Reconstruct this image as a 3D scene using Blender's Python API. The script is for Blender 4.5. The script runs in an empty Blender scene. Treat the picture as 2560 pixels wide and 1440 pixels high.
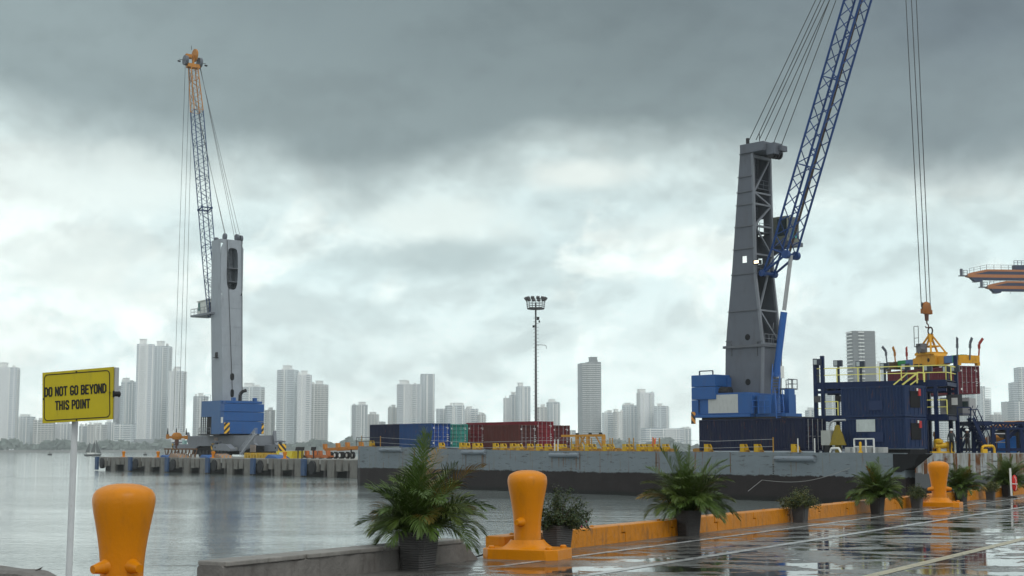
import bpy, math, random
from mathutils import Vector, Matrix
C = bpy.context.scene.collection
S = bpy.context.scene
PI = math.pi
# ------------------------------------------------------------------ camera
FOC = 3555.0; PITCH = math.atan(404/FOC); ca, sa = math.cos(PITCH), math.sin(PITCH); CZ = 3.9
cam = bpy.data.cameras.new('camera'); co = bpy.data.objects.new('camera', cam); C.objects.link(co)
cam.sensor_width = 36; cam.lens = 36*FOC/2560; cam.clip_start = .1; cam.clip_end = 20000
co.location = (0, 0, CZ); co.rotation_euler = (PI/2+PITCH, 0, 0)
S.camera = co
# ------------------------------------------------------------------ world
w = bpy.data.worlds.new("World"); S.world = w; w.use_nodes = True
class NT:
    """small node-tree writer"""
    def __init__(s, nt): s.nt = nt; s.n = nt.nodes; s.l = nt.links
    def new(s, t, **k):
        n = s.n.new(t)
        for a, b in k.items(): setattr(n, a, b)
        return n
    def link(s, a, b): s.l.new(a, b)
    def put(s, sock, v):
        if isinstance(v, bpy.types.NodeSocket): s.l.new(v, sock)
        elif isinstance(v, (tuple, list)) and len(v) == 3 and sock.type == 'RGBA': sock.default_value = (*v, 1)
        else: sock.default_value = v
    def math(s, op, a, b=0.0, c=None, clamp=False):
        n = s.new('ShaderNodeMath', operation=op, use_clamp=clamp)
        s.put(n.inputs[0], a); s.put(n.inputs[1], b)
        if c is not None: s.put(n.inputs[2], c)
        return n.outputs[0]
    def vmath(s, op, a, b=(0, 0, 0)):
        n = s.new('ShaderNodeVectorMath', operation=op); s.put(n.inputs[0], a); s.put(n.inputs[1], b); return n.outputs[0]
    def sep(s, v): n = s.new('ShaderNodeSeparateXYZ'); s.put(n.inputs[0], v); return n.outputs
    def comb(s, x, y, z):
        n = s.new('ShaderNodeCombineXYZ')
        for i, a in enumerate((x, y, z)): s.put(n.inputs[i], a)
        return n.outputs[0]
    def noise(s, v, scale=1, detail=4, rough=.5, dist=0, col=False):
        n = s.new('ShaderNodeTexNoise'); s.put(n.inputs['Vector'], v); s.put(n.inputs['Scale'], scale)
        n.inputs['Detail'].default_value = detail; n.inputs['Roughness'].default_value = rough; n.inputs['Distortion'].default_value = dist
        return n.outputs['Color' if col else 'Fac']
    def ss(s, v, a, b, lo=0, hi=1):
        n = s.new('ShaderNodeMapRange', interpolation_type='SMOOTHSTEP'); s.put(n.inputs[0], v); s.put(n.inputs[1], a); s.put(n.inputs[2], b)
        n.inputs[3].default_value = lo; n.inputs[4].default_value = hi; return n.outputs[0]
    def mix(s, f, a, b, mode='MIX'):
        n = s.new('ShaderNodeMix', data_type='RGBA', blend_type=mode); s.put(n.inputs[0], f); s.put(n.inputs[6], a); s.put(n.inputs[7], b); return n.outputs[2]
    def ramp(s, f, pts, interp='LINEAR'):
        n = s.new('ShaderNodeValToRGB'); e = n.color_ramp; e.interpolation = interp
        while len(e.elements) < len(pts): e.elements.new(.5)
        for i, (p, c) in enumerate(pts):
            e.elements[i].position = p; e.elements[i].color = (c, c, c, 1) if not isinstance(c, (tuple, list)) else (*c, 1)
        s.put(n.inputs[0], f); return n.outputs[0]
def srgb(r, g, b):
    f = lambda c: (c/255/12.92 if c/255 <= .04045 else ((c/255+.055)/1.055)**2.4)
    return (f(r), f(g), f(b))
SUN_EL, SUN_AZ = math.radians(48), math.radians(150)      # azimuth clockwise from +Y: behind the camera, to the right
N = NT(w.node_tree); N.n.clear()
tc = N.new('ShaderNodeTexCoord').outputs['Generated']
d = N.vmath('NORMALIZE', tc); dx, dy, dz = N.sep(d)
az = N.math('ARCTAN2', dx, dy)
t = N.math('DIVIDE', dz, N.math('SQRT', N.math('ADD', N.math('MULTIPLY', dx, dx), N.math('ADD', N.math('MULTIPLY', dy, dy), .0001))))
t = N.math('MINIMUM', t, 3.0)
P = N.vmath('MULTIPLY', d, (1, 1, 1.3))
n1 = N.noise(P, 3.0, 6, .55, .3); n2 = N.noise(P, 9.0, 9, .6, .4); n3 = N.noise(N.vmath('MULTIPLY', d, (1, 1, 3.0)), 1.6, 4, .5)
u = N.math('MULTIPLY_ADD', az, 1/.76, .5, clamp=True)
thr = N.ramp(u, [(.0, .232), (.13, .203), (.25, .185), (.36, .160), (.46, .180), (.54, .205), (.66, .200), (.78, .186), (.90, .172), (1, .178)], 'EASE')
warp = N.math('MULTIPLY_ADD', N.math('SUBTRACT', n1, .5), .13, N.math('MULTIPLY', N.math('SUBTRACT', n2, .5), .05))
tt = N.math('SUBTRACT', N.math('ADD', t, warp), thr)
deck = N.ss(tt, -.016, .042)
# high, thick cloud: lighter to the left, darkest centre-right
dk = N.mix(N.ss(az, -.42, -.05), srgb(160, 178, 181), srgb(118, 134, 139))
dk = N.mix(N.ss(az, .05, .36), dk, srgb(104, 119, 131))
dk = N.mix(N.math('MULTIPLY', N.ss(n3, .42, .72), .38), dk, srgb(168, 187, 190))
dk = N.mix(N.math('MULTIPLY', N.ss(n1, .5, .72), .30), dk, srgb(98, 110, 116))
dk = N.mix(N.math('MULTIPLY', N.ss(tt, .16, .02), .35), dk, srgb(172, 190, 191))
# bright lower band with cumulus
br = N.mix(N.ss(t, 0, .16), srgb(218, 230, 229), srgb(200, 218, 220))
puffwarp = N.math('ADD', N.math('MULTIPLY', n2, .8), N.math('MULTIPLY', n1, .6))
br = N.mix(N.math('MULTIPLY', N.ss(puffwarp, .69, .80), .9), br, srgb(236, 245, 242))
br = N.mix(N.math('MULTIPLY', N.ss(N.noise(P, 6.5, 9, .62, .5), .53, .64), .45), br, srgb(182, 200, 202))
br = N.mix(N.math('MULTIPLY', N.ss(N.math('ADD', tt, 0), -.055, .0), .5), br, srgb(215, 229, 228))
# cumulus relief: cloud mass thins out upwards, so its upper edges catch the light
def heap(v): return N.noise(N.vmath('MULTIPLY', v, (1, 1, 1.15)), 8.0, 6, .55, .1)
rel = N.math('SUBTRACT', heap(P), heap(N.vmath('ADD', P, (-.004, 0, .014))))
rel = N.math('MULTIPLY_ADD', rel, 2.1, 1.0); rel = N.math('MINIMUM', N.math('MAXIMUM', rel, .86), 1.09)
br = N.mix(1.0, br, N.comb(rel, rel, rel), 'MULTIPLY')
def blob(cx, cy, rx, ry, amp=.9):
    e = N.math('SQRT', N.math('ADD', N.math('POWER', N.math('DIVIDE', N.math('SUBTRACT', az, cx), rx), 2), N.math('POWER', N.math('DIVIDE', N.math('SUBTRACT', t, cy), ry), 2)))
    e = N.math('ADD', e, N.math('MULTIPLY', N.math('SUBTRACT', n2, .5), 2.6*amp))
    return N.ss(e, 1.15, .35)
# single clouds: grey one above the middle, bright heaps left and centre
br = N.mix(N.math('MULTIPLY', blob(-.058, .158, .085, .022), .75), br, srgb(224, 235, 232))
br = N.mix(N.math('MULTIPLY', blob(-.058, .136, .085, .020), .80), br, srgb(165, 182, 184))
br = N.mix(N.math('MULTIPLY', blob(-.29, .185, .10, .03), .85), br, srgb(228, 240, 238))
br = N.mix(N.math('MULTIPLY', blob(.05, .196, .05, .016), .8), br, srgb(232, 240, 236))
br = N.mix(N.math('MULTIPLY', blob(.10, .150, .07, .022), .45), br, srgb(228, 237, 234))
br = N.mix(N.math('MULTIPLY', blob(-.30, .125, .10, .03), .5), br, srgb(226, 236, 233))
boost = N.ss(t, .26, .02, .98, 1.42); br = N.mix(1.0, br, N.comb(N.math('MULTIPLY', boost, 1.0), boost, N.math('MULTIPLY', boost, .985)), 'MULTIPLY')
dkr = N.math('MULTIPLY_ADD', N.math('SUBTRACT', rel, 1.0), .35, .74)
sky_c = N.mix(deck, br, N.mix(1.0, dk, N.comb(dkr, dkr, dkr), 'MULTIPLY'))
# overhead and behind the camera: plain bright overcast
front = N.ss(N.math('ABSOLUTE', az), 1.3, .75)
over = N.mix(N.ss(n1, .35, .7), (.92, .98, .97), (.66, .72, .74))
sky_c = N.mix(N.math('MULTIPLY', front, N.ss(t, .85, .42)), over, sky_c)
sky_c = N.mix(N.ss(t, .0, -.02), sky_c, srgb(150, 165, 168))
nish = N.new('ShaderNodeTexSky'); nish.sky_type = 'NISHITA'; nish.sun_disc = False; nish.sun_elevation = SUN_EL; nish.sun_rotation = SUN_AZ
bg1 = N.new('ShaderNodeBackground'); N.put(bg1.inputs[0], nish.outputs[0]); bg1.inputs[1].default_value = .06
bg2 = N.new('ShaderNodeBackground'); N.put(bg2.inputs[0], sky_c); bg2.inputs[1].default_value = 1.0
mx = N.new('ShaderNodeMixShader'); mx.inputs[0].default_value = .96; N.link(bg1.outputs[0], mx.inputs[1]); N.link(bg2.outputs[0], mx.inputs[2])
N.link(mx.outputs[0], N.new('ShaderNodeOutputWorld').inputs[0])
# ------------------------------------------------------------------ sun (veiled)
sl = bpy.data.lights.new('sun', 'SUN'); sl.energy = .7; sl.angle = math.radians(14); sl.color = (1, .96, .9)
so = bpy.data.objects.new('sun', sl); C.objects.link(so)
so.rotation_euler = (PI/2-SUN_EL, 0, PI-SUN_AZ)
S.view_settings.view_transform = 'Standard'; S.view_settings.look = 'None'; S.view_settings.exposure = .14; S.view_settings.gamma = 1
S.cycles.max_bounces = 6; S.cycles.volume_bounces = 3; S.cycles.transparent_max_bounces = 6
S.cycles.use_denoising = True
# ------------------------------------------------------------------ pixel <-> world
def ray(px, py):
    u = (px-1280)/FOC; v = -(py-720)/FOC
    return Vector((u, ca-v*sa, sa+v*ca))
def G(px, py, z=0.0):
    r = ray(px, py); k = (z-CZ)/r.z; return Vector((r.x*k, r.y*k, z))
def W(px, py, Y):
    r = ray(px, py); k = Y/r.y; return Vector((r.x*k, Y, CZ+r.z*k))
class Fr:
    """local frame: origin, x axis at angle a; hit_* drop a photo point on a plane of the frame"""
    def __init__(s, o, a): s.o = Vector(o); s.a = a; s.R = Matrix.Rotation(a, 3, 'Z'); s.I = s.R.transposed()
    def w(s, x, y, z): return s.o + s.R @ Vector((x, y, z))
    def l(s, p): return s.I @ (Vector(p)-s.o)
    def _hit(s, px, py, i, c):
        r = s.I @ ray(px, py); b = s.I @ (Vector((0, 0, CZ))-s.o); k = (c-b[i])/r[i]; return b+r*k
    def hx(s, px, py, c): return s._hit(px, py, 0, c)
    def hy(s, px, py, c): return s._hit(px, py, 1, c)
    def hz(s, px, py, c): return s._hit(px, py, 2, c)
# ------------------------------------------------------------------ mesh builder
class MB:
    def __init__(s): s.v = []; s.f = []; s.c = []; s.cur = None
    def add(s, vs, fs):
        b = len(s.v); s.v += [tuple(x) for x in vs]; s.f += [tuple(b+i for i in f) for f in fs]
        if s.cur is not None: s.c += [s.cur]*len(fs)
        return s
    def b(s, x0, x1, y0, y1, z0, z1):
        return s.add([(x, y, z) for z in (z0, z1) for y in (y0, y1) for x in (x0, x1)],
                     [(0, 2, 3, 1), (4, 5, 7, 6), (0, 1, 5, 4), (2, 6, 7, 3), (0, 4, 6, 2), (1, 3, 7, 5)])
    def bar(s, p, q, w, h=None, up=(0, 0, 1)):
        p, q = Vector(p), Vector(q); h = w if h is None else h; d = (q-p).normalized(); up = Vector(up)
        if abs(d.dot(up)) > .98: up = Vector((1, 0, 0)) if abs(d.x) < .9 else Vector((0, 1, 0))
        r = d.cross(up).normalized(); n = r.cross(d).normalized(); r = r*w/2; n = n*h/2
        return s.add([p-r-n, p+r-n, p+r+n, p-r+n, q-r-n, q+r-n, q+r+n, q-r+n],
                     [(0, 3, 2, 1), (4, 5, 6, 7), (0, 1, 5, 4), (1, 2, 6, 5), (2, 3, 7, 6), (3, 0, 4, 7)])
    def tube(s, p, q, r, n=8, r2=None, cap=True):
        p, q = Vector(p), Vector(q); r2 = r if r2 is None else r2; d = (q-p).normalized()
        up = Vector((0, 0, 1)) if abs(d.z) < .95 else Vector((1, 0, 0)); a = d.cross(up).normalized(); b = d.cross(a)
        vs = []
        for c, rr in ((p, r), (q, r2)):
            for i in range(n): th = 2*PI*i/n; vs.append(c+(a*math.cos(th)+b*math.sin(th))*rr)
        fs = [(i, i+n, (i+1) % n+n, (i+1) % n) for i in range(n)]
        if cap: fs += [tuple(range(n)), tuple(range(2*n-1, n-1, -1))]
        return s.add(vs, fs)
    def path(s, pts, r, n=6):
        for a, b in zip(pts, pts[1:]): s.tube(a, b, r, n)
        return s
    def prism(s, pts, ext):
        ext = Vector(ext); n = len(pts); pts = [Vector(p) for p in pts]
        return s.add(pts+[p+ext for p in pts], [tuple(range(n-1, -1, -1)), tuple(range(n, 2*n))]+[(i, (i+1) % n, (i+1) % n+n, i+n) for i in range(n)])
    def lathe(s, prof, n=32, c=(0, 0, 0), sx=1, sy=1):
        vs = []; m = len(prof)
        for r, z in prof:
            for i in range(n): th = 2*PI*i/n; vs.append((c[0]+r*math.cos(th)*sx, c[1]+r*math.sin(th)*sy, c[2]+z))
        fs = [(k*n+i, k*n+(i+1) % n, (k+1)*n+(i+1) % n, (k+1)*n+i) for k in range(m-1) for i in range(n)]
        fs += [tuple(range(n-1, -1, -1)), tuple(range((m-1)*n, m*n))]
        return s.add(vs, fs)
    def frame(s, fr):           # world points -> local of a frame
        s.v = [tuple(fr.l(p)) for p in s.v]; return s
    def build(s, name, mat, parent=None, smooth=False, bevel=0, tint=False):
        me = bpy.data.meshes.new(name); me.from_pydata(s.v, [], s.f)
        if mat: me.materials.append(mat)
        if tint and s.c:
            at = me.attributes.new('tint', 'FLOAT', 'FACE')
            for i, c in enumerate(s.c): at.data[i].value = c
        import bmesh
        bm = bmesh.new(); bm.from_mesh(me); bmesh.ops.recalc_face_normals(bm, faces=bm.faces); bm.to_mesh(me); bm.free()
        if smooth:
            for p in me.polygons: p.use_smooth = True
        o = bpy.data.objects.new(name, me); C.objects.link(o)
        if parent: o.parent = parent
        if smooth == 'auto':
            me.set_sharp_from_angle(angle=math.radians(40))
        if bevel:
            m = o.modifiers.new('bevel', 'BEVEL'); m.width = bevel; m.segments = 2; m.limit_method = 'ANGLE'
        return o
def tag(o, label=None, cat=None, group=None, kind=None):
    for k, v in (('label', label), ('category', cat), ('group', group), ('kind', kind)):
        if v: o[k] = v
    return o
def thing(name, label, cat, fr=None, group=None, loc=(0, 0, 0), rz=0):
    o = bpy.data.objects.new(name, None); C.objects.link(o); o.empty_display_size = .3
    o.location = fr.o if fr else loc; o.rotation_euler = (0, 0, fr.a if fr else rz)
    return tag(o, label, cat, group)
def copy_tree(o, parent=None):
    c = o.copy(); C.objects.link(c); c.parent = parent
    for ch in list(o.children): copy_tree(ch, c)
    return c
# ------------------------------------------------------------------ materials
def M_(name, col, rough=.5, metal=0., var=.18, scale=1.5, bump=0., bscale=20, rust=0., streak=None, spec=.3, coat=0, tint=None, dirt=.0):
    m = bpy.data.materials.new(name); m.use_nodes = True; T = NT(m.node_tree); bs = T.n['Principled BSDF']
    oc = T.new('ShaderNodeTexCoord').outputs['Object']
    nz = T.noise(oc, scale, 5, .6)
    k = T.math('MULTIPLY_ADD', T.math('SUBTRACT', nz, .5), var*3, 1.0)
    base = T.mix(1.0, col, T.comb(k, k, k), 'MULTIPLY')
    if dirt: base = T.mix(T.math('MULTIPLY', T.ss(T.noise(T.vmath('MULTIPLY', oc, (1, 1, .25)), scale*2.5, 6, .65), .5, .75), dirt), base, (.06, .05, .042))
    if rust: base = T.mix(T.math('MULTIPLY', T.ss(T.noise(T.vmath('MULTIPLY', oc, (1, 1, .3)), scale*1.7+1, 8, .65), .60, .68), rust), base, (.16, .06, .025))
    if tint:
        a = T.new('ShaderNodeAttribute', attribute_name='tint'); base = T.mix(a.outputs['Fac'], base, tint)
    T.put(bs.inputs['Base Color'], base)
    T.put(bs.inputs['Roughness'], T.math('MULTIPLY_ADD', T.math('SUBTRACT', nz, .5), .25, rough, clamp=True)); bs.inputs['Metallic'].default_value = metal
    bs.inputs['Specular IOR Level'].default_value = spec; bs.inputs['Coat Weight'].default_value = coat
    if bump:
        bp = T.new('ShaderNodeBump'); bp.inputs['Strength'].default_value = bump; bp.inputs['Distance'].default_value = .02
        T.put(bp.inputs['Height'], T.noise(oc, bscale, 5, .6)); T.link(bp.outputs[0], bs.inputs['Normal'])
    return m
K = {}
def mat(name, *a, **k):
    if name not in K: K[name] = M_(name, *a, **k)
    return K[name]
grey_paint = mat('grey_paint', (.17, .185, .21), .5, var=.12, scale=.6, dirt=.3)
grey_paint_b = mat('tower_grey_paint', (.105, .118, .142), .5, var=.12, scale=.5, dirt=.3)
light_grey = mat('light_grey_paint', (.30, .33, .365), .5, var=.1, scale=.5, dirt=.22)
boom_blue = mat('boom_blue_paint', (.02, .05, .13), .5, scale=.7)
crane_blue = mat('crane_blue_paint', (.018, .088, .27), .45, var=.08, scale=.4, dirt=.15)
boom_blue_b = mat('bright_boom_blue', (.009, .045, .17), .45, scale=.7)
yellow_paint = mat('yellow_paint', (.72, .42, .02), .5, dirt=.4, scale=1.4)
guide_yellow = mat('guide_yellow_paint', (.58, .35, .01), .55, rust=.5, scale=2.0, dirt=.3)
orange_paint = mat('orange_paint', (.42, .17, .02), .55, dirt=.45, scale=1.2, rust=.4)
dark = mat('dark_rubber', (.018, .018, .02), .65)
black = mat('black_gap', (.008, .008, .01), .8)
navy_steel = mat('navy_steel', (.006, .017, .062), .5, var=.12, dirt=.2, spec=.2)
rail_yellow = mat('pale_yellow_rail', (.78, .73, .20), .5, var=.08)
white_paint = mat('white_paint', (.72, .73, .70), .45, var=.08, dirt=.25)
glass = mat('dark_glass', (.02, .035, .04), .06, var=.02, spec=.8)
concrete = mat('concrete', (.17, .165, .15), .8, var=.3, scale=.8, bump=.6, bscale=6, dirt=.55)
conc_wet = mat('wet_wall_concrete', (.155, .145, .135), .6, var=.35, scale=2.2, bump=1.0, bscale=14, dirt=.55)
conc_dark = mat('underdeck_shade', (.035, .033, .032), .75, var=.4, scale=1)  # near-black tone, the shade below the pier deck put into the colour
steel = mat('galvanised_steel', (.42, .43, .44), .4, metal=.6)
cable = mat('wire_rope', (.05, .052, .055), .5)
bollard_m = mat('bollard_paint', (.60, .205, .0015), .33, var=.07, scale=3, bump=.25, bscale=24, dirt=.2, spec=.25)
kerb_m = mat('kerb_paint', (.52, .185, .002), .38, var=.14, scale=2.5, bump=1.0, bscale=9, dirt=.65, spec=.25)
pot_m = mat('grey_pot', (.070, .067, .066), .5, var=.2, scale=5, dirt=.3)
soil = mat('soil', (.02, .014, .01), .9)
skin = mat('skin', (.25, .13, .08), .6)
hull_z = None
def stripes(name, a, b, k=4.0, vec=(1, 1, 1)):
    if name in K: return K[name]
    m = bpy.data.materials.new(name); m.use_nodes = True; T = NT(m.node_tree); bs = T.n['Principled BSDF']
    x, y, z = T.sep(T.vmath('MULTIPLY', T.new('ShaderNodeTexCoord').outputs['Object'], vec))
    sm = T.math('ADD', T.math('ADD', x, y), z)
    T.put(bs.inputs['Base Color'], T.mix(T.ss(T.math('SINE', T.math('MULTIPLY', sm, k)), -.05, .05), a, b)); bs.inputs['Roughness'].default_value = .5
    K[name] = m; return m
hazard = stripes('hazard_stripes', (.015, .015, .015), (.75, .42, .02), 6.3)
# ------------------------------------------------------------------ frames of the place
AB = math.radians(-52.5)
BF = Fr((-17.4, 158.0, 0), AB)                 # barge: x along its side towards the right, y away
PF = Fr(G(240, 1176, 0), AB)                   # far pier
AK = math.atan2(.852, .524)                    # near quay: x along the kerb (away to the right), y to the water side
QF = Fr((1.95, 25.12, 0), AK)
QZ = 2.3; PZ = 2.55
# ------------------------------------------------------------------ haze
hz = MB().b(-1180, 1320, -60, 2790, -2, 216).build('haze', None); tag(hz, kind='stuff')
hm = bpy.data.materials.new('haze_air'); hm.use_nodes = True; T = NT(hm.node_tree); T.n.clear()
pv = T.new('ShaderNodeVolumePrincipled'); pv.inputs['Color'].default_value = (.95, .99, 1, 1); pv.inputs['Density'].default_value = .00016
pv.inputs['Anisotropy'].default_value = .45
T.link(pv.outputs[0], T.new('ShaderNodeOutputMaterial').inputs['Volume']); hz.data.materials.append(hm)
# ------------------------------------------------------------------ sea
def sea_mat():
    m = bpy.data.materials.new('sea_water'); m.use_nodes = True; T = NT(m.node_tree); bs = T.n['Principled BSDF']
    oc = T.new('ShaderNodeTexCoord').outputs['Object']
    bs.inputs['Base Color'].default_value = (.19, .22, .215, 1); bs.inputs['IOR'].default_value = 1.333
    bs.inputs['Roughness'].default_value = .05
    mp = T.new('ShaderNodeMapping'); T.put(mp.inputs[0], oc); mp.inputs['Rotation'].default_value = (0, 0, .35); mp.inputs['Scale'].default_value = (.62, 1.0, 1)
    a = T.noise(mp.outputs[0], .42, 3, .5, .3); b = T.noise(mp.outputs[0], 1.7, 4, .55, .2); c = T.noise(oc, 6.0, 3, .5)
    patch = T.ss(T.noise(T.vmath('MULTIPLY', oc, (.35, 1, 1)), .035, 3, .55), .35, .65, .35, 1.35)   # calmer and rougher stretches
    h = T.math('ADD', T.math('MULTIPLY', a, .085), T.math('ADD', T.math('MULTIPLY', b, .062), T.math('MULTIPLY', c, .018)))
    h = T.math('MULTIPLY', h, patch)
    bp = T.new('ShaderNodeBump'); bp.inputs['Strength'].default_value = 1.0; bp.inputs['Distance'].default_value = .72
    T.put(bp.inputs['Height'], h); T.link(bp.outputs[0], bs.inputs['Normal'])
    return m
tag(MB().add([(-1170, -20, 0), (1310, -20, 0), (1310, 2770, 0), (-1170, 2770, 0)], [(0, 1, 2, 3)]).build('sea', sea_mat()), kind='structure')
# ------------------------------------------------------------------ near quay
def wet_mat():
    m = bpy.data.materials.new('wet_concrete'); m.use_nodes = True; T = NT(m.node_tree); bs = T.n['Principled BSDF']
    oc = T.new('ShaderNodeTexCoord').outputs['Object']
    p = T.noise(T.vmath('MULTIPLY', oc, (1.0, 1.7, 1)), .8, 7, .62, .35)
    fine = T.noise(oc, 9, 6, .65)
    pud = T.ss(T.math('ADD', p, T.math('MULTIPLY', T.math('SUBTRACT', fine, .5), .22)), .455, .52)
    wx, wy, wz = T.sep(oc); ins = T.math('SUBTRACT', T.math('MULTIPLY', T.math('SUBTRACT', wx, 1.95), .852), T.math('MULTIPLY', T.math('SUBTRACT', wy, 25.12), .524))
    kb_ = T.ss(T.math('ADD', ins, T.math('MULTIPLY', T.math('SUBTRACT', p, .5), 2.5)), .15, 1.0, .12, 1.0); pud = T.math('MULTIPLY', pud, kb_)      # the ground rises a little to the kerb and drains
    jn = T.math('ABSOLUTE', T.math('SUBTRACT', T.math('FRACT', T.math('DIVIDE', T.math('ADD', T.math('MULTIPLY', wx, .524), T.math('MULTIPLY', wy, .852)), 5.0)), .5))
    col = T.mix(T.ss(T.noise(oc, 2.2, 6, .6), .3, .7), (.085, .082, .078), (.15, .145, .135))
    col = T.mix(T.ss(jn, .004, .0015), col, (.02, .02, .02))
    col = T.mix(T.math('MULTIPLY', T.ss(T.noise(oc, 1.1, 7, .7), .55, .66), .6), col, (.04, .038, .036))
    col = T.mix(pud, col, (.03, .03, .03))
    T.put(bs.inputs['Base Color'], col)
    T.put(bs.inputs['Roughness'], T.math('ADD', T.math('MULTIPLY_ADD', pud, -.17, .20), T.math('MULTIPLY', T.math('SUBTRACT', 1.0, kb_), .12))); bs.inputs['IOR'].default_value = 1.5
    h = T.math('MULTIPLY', T.math('ADD', T.noise(oc, 60, 4, .6), T.math('MULTIPLY', T.noise(oc, 11, 4, .6), 1.6)), T.math('MULTIPLY_ADD', pud, -.975, 1.0))
    bp = T.new('ShaderNodeBump'); bp.inputs['Strength'].default_value = .6; bp.inputs['Distance'].default_value = .006
    T.put(bp.inputs['Height'], h); T.link(bp.outputs[0], bs.inputs['Normal'])
    return m
pts = [QF.w(75, .50, 0), QF.w(-10.3, .50, 0), Vector((-4.9, 15.75, 0)), Vector((-10.2, 21.3, 0)), Vector((-12, -15, 0)), Vector((75, -15, 0))]
q = MB(); q.prism([(p.x, p.y, -1.5) for p in pts], (0, 0, QZ+1.5)); tag(q.build('quay_ground', wet_mat()), kind='structure')
lm = mat('worn_white_line', (.34, .35, .35), .25, var=.4, scale=3, dirt=.85); ly = mat('worn_yellow_line', (.36, .31, .19), .3, var=.4, scale=3, dirt=.8)
for off, wd, m_, x0 in ((-.92, .13, lm, -5.5), (-2.62, .17, lm, -7), (-5.75, .18, ly, -8)):
    b_ = MB(); n_ = 60
    for i in range(n_):
        xa = x0+i*(70-x0)/n_; xb = x0+(i+1)*(70-x0)/n_
        b_.add([(xa, off-wd/2, QZ+.004), (xb, off-wd/2, QZ+.004), (xb, off+wd/2, QZ+.004), (xa, off+wd/2, QZ+.004)], [(0, 1, 2, 3)])
    o = b_.build('line_marking', m_); o.location = QF.o; o.rotation_euler = (0, 0, QF.a); tag(o, kind='structure')
# kerb of lapped, painted beams
random.seed(4)
KX = QF.l(G(1252, 1391, 2.3)).x; kb = MB(); x = KX; joints = []
while x < 70:
    L = 2.0
    a, b_ = x+.008, x+L-.008; h = QZ+.30+random.uniform(-.004, .004); z0 = QZ-.2; zm = QZ+.16; lap = .14
    y0, y1 = -.02+random.uniform(-.004, .004), .33
    # each beam has a stepped end
    pts = [(a, y0, z0), (b_, y0, z0), (b_, y0, zm-.006), (b_-lap, y0, zm-.006), (b_-lap, y0, h), (a-lap, y0, h), (a-lap, y0, zm+.006), (a, y0, zm+.006)]
    if x < KX+.01: pts = [(a, y0, z0), (b_, y0, z0), (b_, y0, zm-.006), (b_-lap, y0, zm-.006), (b_-lap, y0, h), (a, y0, h)]
    kb.prism(pts, (0, y1-y0, 0)); x += L
o = kb.build('kerb', kerb_m, bevel=.018); o.location = QF.o; o.rotation_euler = (0, 0, QF.a); tag(o, kind='structure')
kb = MB()
for i in range(12):
    kb.lathe([(.035, 0), (.035, .02), (.018, .03)], 10, (KX+.5+i*2.6, .16, QZ+.295))
o = kb.build('kerb_bolt_heads', orange_paint); o.location = QF.o; o.rotation_euler = (0, 0, QF.a); tag(o, kind='structure')
# broken concrete walls
def rough_wall(name, fr, xs, y0, y1, ztop, label, seed, end_slope=0, z0=QZ-.3):
    r = random.Random(seed); b_ = MB(); n = len(xs); rows = []
    for i, xx in enumerate(xs):
        zt = ztop(xx)+r.uniform(-.012, .012); j = r.uniform(-.014, .014)
        rows.append([(xx, y0+j, z0), (xx, y0+j*.5, z0+(zt-z0)*.5), (xx, y0+j, zt-.03), (xx, y0+.03, zt), (xx, (y0+y1)/2, zt+r.uniform(-.01, .01)), (xx, y1-.04, zt-.005), (xx, y1, zt-.04), (xx, y1, z0)])
    vs = [p for r_ in rows for p in r_]; fs = [(i*8+k, (i+1)*8+k, (i+1)*8+(k+1) % 8, i*8+(k+1) % 8) for i in range(n-1) for k in range(8)]
    fs += [tuple(range(7, -1, -1)), tuple((n-1)*8+k for k in range(8))]
    b_.add(vs, fs); t_ = thing(name, label, 'wall', fr); b_.build('wall_body', conc_wet, t_); return t_
WX = QF.l(G(1137, 1402, 2.3)).x
def wtop(x):
    return QZ+.285 if x < WX else QZ+.285-max(0, (x-WX)/.42)**1.2*.30
xs = [-10.05+(WX+.42+10.05)*i/30 for i in range(31)]
wt = rough_wall('low_concrete_wall', QF, xs, .0, .40, wtop, 'broken grey concrete kerb wall behind the biggest potted palm', 3)
cap = MB()
for a, b_ in ((-10.02, -8.6), (-8.57, -7.0), (-6.96, WX-.02)): cap.b(a, b_, -.02, .42, QZ+.262, QZ+.318)
cap.build('capping_slab', mat('capping', (.21, .20, .185), .6, var=.35, scale=3, bump=.8, bscale=10, dirt=.5), wt, bevel=.012)
fa, fb = G(0, 1411, 2.58), G(150, 1431, 2.58); LWF = Fr((fb.x, fb.y, 0), math.atan2(fa.y-fb.y, fa.x-fb.x))
rough_wall('low_concrete_wall', LWF, [i*.22 for i in range(26)], -.0, .30, lambda x: QZ+.28-(.03 if x < .12 else 0), 'dark weathered concrete wall end in the bottom left corner behind the sign post', 8)
lf = MB(); lf.add([(0, 0, 0), (.07, .01, .015), (.10, .0, .05), (.04, -.02, .012)], [(0, 1, 2, 3)]).add([(0, 0, 0), (.04, .03, .002), (.09, .035, .01)], [(0, 1, 2)])
o = lf.build('dead_leaf', mat('dead_leaf', (.05, .035, .025), .7)); o.location = LWF.w(.33, .14, QZ+.283); tag(o, 'small dark curled leaf lying on the wall at the bottom left', 'leaf')
# bits of hose by the wall end
hs = MB()
for k in range(2):
    p0 = G(1158+k*22, 1400-k*4, QZ); hs.path([p0+Vector((.17*math.sin(a)*(.8+.2*k)+.02*k, .12*k, .055*math.sin(a))) for a in [i*PI/10 for i in range(11)]], .011, 6)
tag(hs.build('hose', dark), 'thin black hose loops on wet ground left of the middle bollard', 'hose')

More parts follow.
